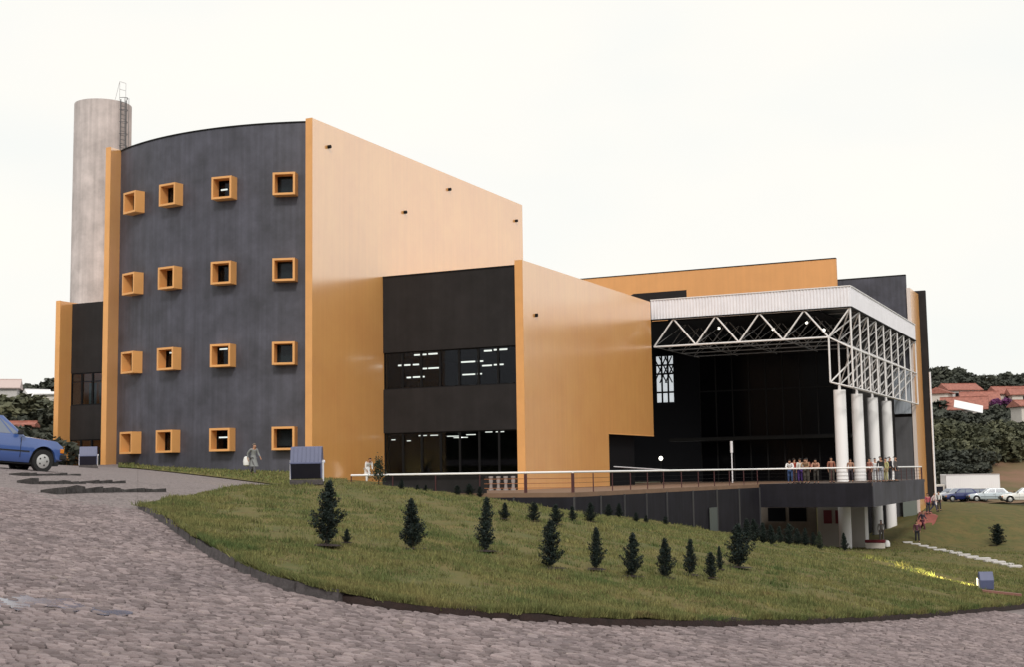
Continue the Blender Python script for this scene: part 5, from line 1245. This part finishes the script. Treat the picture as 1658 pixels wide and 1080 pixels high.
row = [(528, 884, 108, 'tallest conifer, at the left end of the front row on the lawn', 0, 1.05), (668, 890, 84, 'second conifer from the left in the front row, bushy with a blunt top', 2, 1.2),
 (786, 893, 90, 'third conifer from the left in the front row, with a narrow tip', 1, .95), (891, 921, 80, 'broad dark conifer near the middle of the front row on the lawn', 4, 1.15), (965, 923, 70, 'fifth conifer from the left in the front row, dark and columnar', 3, 1.05),
 (1023, 934, 72, 'sixth conifer of the front row, ragged with gaps in the top', 2, 1.1), (1077, 938, 67, 'seventh conifer of the front row, dense and slightly leaning', 0, 1.05), (1117, 932, 60, 'eighth conifer of the front row, rounded top', 3, 1.05),
 (1152, 937, 44, 'small conifer low in the front row near its right end', 4, 1.2), (1166, 924, 40, 'slim small conifer just behind the small one at the right end of the front row', 1, .95), (1195, 920, 72, 'large dark conifer closing the right end of the front row', 0, 1.3),
 (817, 842, 28, 'small conifer alone behind the third of the front row', 2, 1.5), (865, 845, 32, 'small bushy conifer before the foot of the dark terrace wall, second of the back row', 4, 1.6), (900, 850, 34, 'small conifer right behind the broad dark one of the front row', 0, 1.5),
 (928, 845, 26, 'small conifer between two others in the back row below the terrace wall', 3, 1.5), (956, 846, 32, 'bushy conifer at the first joint of the terrace wall', 2, 1.6)]
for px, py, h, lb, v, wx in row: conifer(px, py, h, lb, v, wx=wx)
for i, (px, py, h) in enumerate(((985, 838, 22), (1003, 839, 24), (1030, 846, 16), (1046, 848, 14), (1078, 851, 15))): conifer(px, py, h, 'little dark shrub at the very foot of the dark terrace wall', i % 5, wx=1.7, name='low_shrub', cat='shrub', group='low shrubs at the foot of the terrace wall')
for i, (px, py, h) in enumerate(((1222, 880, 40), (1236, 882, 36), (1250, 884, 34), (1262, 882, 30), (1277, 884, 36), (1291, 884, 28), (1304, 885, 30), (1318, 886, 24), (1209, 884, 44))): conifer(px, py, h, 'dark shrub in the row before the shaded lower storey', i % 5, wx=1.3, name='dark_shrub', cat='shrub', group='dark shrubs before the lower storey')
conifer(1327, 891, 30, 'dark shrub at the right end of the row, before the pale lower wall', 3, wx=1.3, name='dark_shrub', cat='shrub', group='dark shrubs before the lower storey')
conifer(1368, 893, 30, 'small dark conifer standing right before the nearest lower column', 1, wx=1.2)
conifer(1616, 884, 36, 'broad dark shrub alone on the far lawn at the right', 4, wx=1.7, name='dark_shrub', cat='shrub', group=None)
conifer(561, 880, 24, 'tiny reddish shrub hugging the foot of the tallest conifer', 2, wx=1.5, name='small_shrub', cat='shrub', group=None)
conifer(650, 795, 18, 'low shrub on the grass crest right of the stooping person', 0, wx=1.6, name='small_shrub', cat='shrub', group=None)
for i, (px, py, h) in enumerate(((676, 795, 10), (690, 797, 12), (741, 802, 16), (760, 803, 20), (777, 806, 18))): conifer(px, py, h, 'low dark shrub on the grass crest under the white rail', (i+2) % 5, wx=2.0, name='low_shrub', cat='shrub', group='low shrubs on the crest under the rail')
# young leafy tree by the stooping person
p = onY(613, 793, 58.5); t = root('young_tree', (p.x, p.y, float(LAWN(np.array([p.x]), np.array([p.y]))[0])), label='small leafy green tree at the left end of the white rail', cat='tree')
r = np.random.default_rng(5); pts = np.concatenate([r.normal((0, 0, z), (s, s, .16), (230, 3)) for z, s in ((.45, .19), (.65, .2), (.9, .14), (1.15, .09))]); V, F_ = leaf_cloud(pts, .05); mesh_fast('foliage', V, F_, 4, M['leaf_green'], t); MB().tube([(0, 0, -.1), (.02, 0, .6), (0, .02, 1.2)], .03, 6, r2=.01).build('trunk', M['bark'], t)
# far trees
def tree_proto(seed, H=9, sq=1.0, n=2600, lobes=13, size=.42):
    r = np.random.default_rng(seed); cs = []; cr_ = H*.40
    for k in range(lobes):
        a = r.uniform(0, 6.28); q_ = r.uniform(0, 1)**.5*cr_*.85; zc = H*(.50+.30*r.uniform(-.6, 1)*(1-.5*(q_/cr_)**2)); cs.append((q_*math.cos(a), q_*math.sin(a), zc*sq, H*r.uniform(.11, .20)))
    pts = []
    for cx, cy, cz, rr in cs:
        m_ = n//lobes; v = r.normal(size=(m_, 3)); v /= np.linalg.norm(v, axis=1)[:, None]; v *= (rr*r.uniform(.55, 1.08, m_)**.6)[:, None]; v[:, 2] *= .75; pts.append(v+np.array([cx, cy, cz]))
    V, F_ = leaf_cloud(np.concatenate(pts), size)
    st = MB(); st.tube([(0, 0, -1.5), (.1, 0, H*.25), (0, .1, H*.5)], H*.03, 7, r2=H*.014)
    for cx, cy, cz, rr in cs[:8]: st.tube([(0, 0, H*.25), (cx*.5, cy*.5, (H*.25+cz)/2), (cx, cy, cz)], H*.012, 5, cap=False, r2=H*.004)
    o1 = mesh_fast('crown', V, F_, 4, M['leaf_far']); o2 = st.build('trunk', M['bark']); a, b = o1.data, o2.data; bpy.data.objects.remove(o1); bpy.data.objects.remove(o2); return a, b
TP = [tree_proto(11), tree_proto(12, sq=.9, n=3200, lobes=16), tree_proto(13, lobes=9, n=2000), tree_proto(14, sq=1.05, lobes=18, n=3400, size=.36)]
def far_tree(x, y, z, h, v, label, mt='leaf_far', group=None, wx=1.0):
    t = root('broadleaf_tree', (x, y, z-.3), random.uniform(0, 6.28), label=label, cat='tree', group=group); s = h/9*1.22; t.scale = (s*wx, s*wx, s)
    for nm, me in (('crown', TP[v][0]), ('trunk', TP[v][1])):
        o = bpy.data.objects.new(nm, me); C.objects.link(o); o.parent = t
        if nm == 'crown': o.material_slots[0].link = 'OBJECT'; o.material_slots[0].material = M[mt]
    return t
def tree_px(px, pytop, d, h, v, label, mt='leaf_far', group=None, wx=1.0):
    p = at_d(px, pytop, d); return far_tree(p.x, p.y, p.z-h, h, v, label, mt, group, wx)
random.seed(21)
lb_sky = 'dark tree on the skyline behind the red-roofed houses'; g_sky = 'trees on the right skyline'
k = 0
for px in range(1500, 1800, 11):
    top = float(np.interp(px, [1500, 1512, 1520, 1560, 1575, 1592, 1601, 1615, 1640, 1660, 1700, 1800], [596, 596, 599, 606, 614, 624, 625, 616, 606, 603, 598, 585])); top += random.uniform(-1.5, 4)
    tree_px(px, top, 300+random.uniform(-8, 14), 9+random.uniform(-1, 2.5), k % 4, lb_sky, 'leaf_far', g_sky, 1.15); k += 1
for i in range(26):
    px = 1503+i*7+random.uniform(-4, 4); tree_px(px, 617+random.uniform(-3, 9), 285, 9, i % 4, 'dark tree filling the slope above the red roofs', 'leaf_far', 'trees above the red roofs', 1.2)
for px, py, d, h in ((1512, 648, 225, 9), (1524, 658, 222, 8), (1538, 668, 220, 8), (1508, 668, 215, 9), (1520, 680, 212, 8), (1550, 674, 218, 7), (1600, 668, 222, 8), (1612, 662, 224, 8), (1626, 668, 220, 9), (1640, 664, 222, 9), (1652, 672, 220, 8), (1588, 676, 218, 7), (1664, 660, 222, 9), (1604, 682, 214, 8), (1618, 684, 214, 8), (1635, 684, 212, 8), (1500, 690, 205, 10), (1690, 665, 222, 9)):
    tree_px(px, py, d, h, k % 4, 'dark tree between the red-roofed houses and the olive bushes', 'leaf_far', 'trees below the red roofs', 1.2); k += 1
for i in range(30):
    px = 1506+i*6.2+random.uniform(-3, 3); py = 697+random.uniform(-16, 18)
    tree_px(px, py, 190+random.uniform(-12, 12), random.uniform(4.5, 8), i % 4, 'olive coloured tree on the slope above the car park', 'leaf_olive', 'olive trees above the car park', 1.1)
for i in range(16):
    px = 1506+i*5.2+random.uniform(-3, 3); py = 724+random.uniform(-12, 14); tree_px(px, py, 176+random.uniform(-5, 5), random.uniform(3.5, 6.5), i % 4, 'olive coloured tree low on the slope behind the truck', 'leaf_olive' if i % 3 else 'leaf_far', 'low olive trees behind the truck', 1.1)
for i in range(7): tree_px(1515+i*6, 748+random.uniform(-3, 6), 165, 3.4, i % 4, 'dark bush directly behind the white box truck', 'leaf_far', 'bushes behind the truck', 1.3)
tree_px(1616, 643, 226, 4.5, 2, 'violet blossoming tree among the red roofs', 'leaf_purple', None, 1.0)
# ground under the right-hand trees: clay slope
def slope_sheet(name, mt, a0, a1, prof, label=None):
    V = []; n = 40; m_ = len(prof)
    for i in range(n+1):
        px = a0+(a1-a0)*i/n
        for d, py in prof: p = at_d(px, py+(px-1600)*-.0138+1.2*math.sin(px*.13+d), d); V.append(p)
    return setp(mesh_np(name, V, [(i*m_+j, i*m_+j+1, (i+1)*m_+j+1, (i+1)*m_+j) for i in range(n) for j in range(m_-1)], mt, smooth=True), kind='structure')
slope_sheet('clay_slope', M['red_clay'], 1400, 1960, [(146, 815), (156, 800), (163, 785), (178, 752), (190, 735), (205, 712), (222, 690), (250, 668), (275, 645), (300, 632), (330, 622), (420, 640)])
# --- houses
def house(px, py, d, w_, dp, hw, roof_h, rz, label, roofm='roof_tile', wallm='house_white', flat=False):
    p = at_d(px, py, d); t = root('house', tuple(p), math.atan2(RH.y, RH.x)+R_(rz), label=label, cat='house')
    MB().box(-w_/2, w_/2, -dp/2, dp/2, -2.5, hw).build('wall', M[wallm], t)
    o = .45; a, b = w_/2+o, dp/2+o
    rf = MB().add([(-a, -b, hw), (a, -b, hw), (a, b, hw), (-a, b, hw), (-a, 0, hw+roof_h), (a, 0, hw+roof_h), (-a, -b, hw-.14), (a, -b, hw-.14), (a, b, hw-.14), (-a, b, hw-.14)], [(0, 1, 5, 4), (2, 3, 4, 5), (6, 7, 8, 9), (0, 4, 3, 9, 6), (1, 7, 8, 2, 5), (0, 6, 7, 1), (2, 8, 9, 3)]).build('roof', M[roofm], t)
    rdg = MB().box(-a, a, -.12, .12, hw+roof_h-.05, hw+roof_h+.08).build('ridge', M[roofm], rf)
    n = int(w_//2.6) if hw >= 1.6 else 0
    for i in range(n):
        x = -w_/2+(i+.5)*w_/n
        wf = MB().box(x-.4, x+.4, -dp/2-.05, -dp/2-.005, .6, 1.4).build('window', M['interior'], t)
        MB().box(x-.46, x+.46, -dp/2-.08, -dp/2-.052, .54, .6).build('sill', M['step'], wf)
    return t
house(1553, 650, 252, 6.2, 5, 2.0, 1.3, 8, 'house with a dull red roof and grey walls, highest on the slope', wallm='step')
house(1521, 657, 240, 4, 4, 2.2, .9, 60, 'pale pink house with a low red roof at the left by the dark end wall')
house(1586, 657, 240, 6, 5, .6, 1.9, -14, 'long house with a broad red tiled roof in the middle of the slope')
house(1562, 668, 226, 7, 5, .4, 2.2, -22, 'lower house with red tiles around a white roof sheet')
house(1634, 653, 244, 6, 5, 1.6, 1.4, 6, 'pinkish roofed house behind the violet tree')
house(1656, 656, 240, 4.5, 4.5, 1.8, 1.2, -8, 'house with a red roof at the right edge')
ws = MB().box(-2.3, 2.3, -1.3, 1.3, -.06, .06).build('roof_sheet', M['white_sheet']); p = at_d(1568, 659, 219); ws.location = p; ws.rotation_euler = (R_(30), R_(14), math.atan2(RH.y, RH.x)+R_(-14)); setp(ws, 'bright white sloping roof sheet among the red tiles', 'roof')
house(1663, 686, 200, 3.4, 3, 2.6, .9, 10, 'white gable wall cut by the right edge of the picture')
M['pink_roof'] = mat('pale_pink_roof', (.55, .44, .42), .8)
far = [(2, 641, 190, 4.6, 4, 1.0, 1.3, 15, 'house with a pale pink roof at the left edge above the blue car', 'pink_roof', 'step'), (60, 662, 190, 2.8, 3, 1.6, 1.1, 40, 'white house with a sloping roof left of the orange fin', 'white_sheet', 'house_white'), (82, 648, 190, 3, 3, .8, .3, 0, 'flat pale roofed house half hidden by the orange fin', 'white_sheet', 'house_white'), (38, 692, 84, .8, .9, .12, .2, 10, 'tiny orange roofed hut above the blue car', 'roof_tile', 'house_white')]
for px, py, d, w_, dp, hw_, rh_, rz, lb, rm, wm in far: house(px, py, d, w_, dp, hw_, rh_, rz, lb, rm, wm)
sky_t = [(-60, 628, 205, 9), (-40, 626, 205, 9), (-18, 632, 205, 9), (12, 624, 200, 6), (18, 621, 199, 6), (24, 630, 198, 6), (30, 638, 198, 6), (45, 634, 215, 9), (56, 629, 214, 9), (68, 624, 215, 9), (80, 622, 215, 9), (92, 622, 215, 9), (40, 640, 210, 8)]
for i, (px, py, d, h) in enumerate(sky_t): tree_px(px, py, d, h, i % 4, 'dark tree on the skyline at the far left', 'leaf_far', 'trees on the left skyline', 1.2)
for i in range(18):
    px = -60+i*9+random.uniform(-3, 3); py = 664+random.uniform(-6, 8) if not 48 < px < 76 else 676; tree_px(px, py-14 if px < 40 else py, 118+random.uniform(-6, 6), 7, i % 4, 'olive tree behind the blue car at the left', 'leaf_olive' if i % 3 else 'leaf_far', 'trees behind the blue car', 1.15)
for i in range(10):
    px = -60+i*11+random.uniform(-3, 3); tree_px(px, 700+random.uniform(-4, 10), 80+random.uniform(-4, 4), 4.5, i % 4, 'dark bush behind the blue car at the left', 'leaf_far', 'bushes behind the blue car', 1.25)
slope_sheet('left_slope', M['wood_hill'], -260, 160, [(66, 768), (85, 748), (105, 730), (130, 705), (160, 685), (200, 660), (240, 645), (330, 655)])
# far-off woods closing the horizon out of the frame (they stand in the wall's reflection)
pts = []
for i in range(9000):
    a = math.radians(float(rng.uniform(24, 150))) if i % 3 else math.radians(float(rng.uniform(-180, -24))); r_ = float(rng.uniform(200, 360)); x, y = pol(a, r_); z = far_z(x, y); pts.append((x, y, z+float(rng.uniform(0, 7))))
V, F_ = leaf_cloud(np.array(pts), 4.5); setp(mesh_fast('distant_woods', V, F_, 4, M['leaf_far']), kind='stuff')

# tell look-alikes of one group apart by their order along the picture
ORD = ['first', 'second', 'third', 'fourth', 'fifth', 'sixth', 'seventh', 'eighth', 'ninth', 'tenth', 'eleventh', 'twelfth', 'thirteenth', 'fourteenth', 'fifteenth', 'sixteenth', 'seventeenth', 'eighteenth', 'nineteenth', 'twentieth']+['twenty-'+w for w in ('first', 'second', 'third', 'fourth', 'fifth', 'sixth', 'seventh', 'eighth', 'ninth')]+['thirtieth']
by = {}
for o in bpy.data.objects:
    if o.parent is None and 'group' in o and 'label' in o: by.setdefault((o['group'], o['label']), []).append(o)
for (g, lb), L in by.items():
    if len(L) < 2: continue
    L.sort(key=lambda o: proj(o.location))
    vis = [o for o in L if -10 < proj(o.location) < 1668]
    for o in L:
        if o in vis: o['label'] = lb+', '+ORD[min(vis.index(o), 29)]+' from the left'
        else: bpy.data.objects.remove(o) if not o.children else [bpy.data.objects.remove(c) for c in list(o.children)]+[bpy.data.objects.remove(o)]
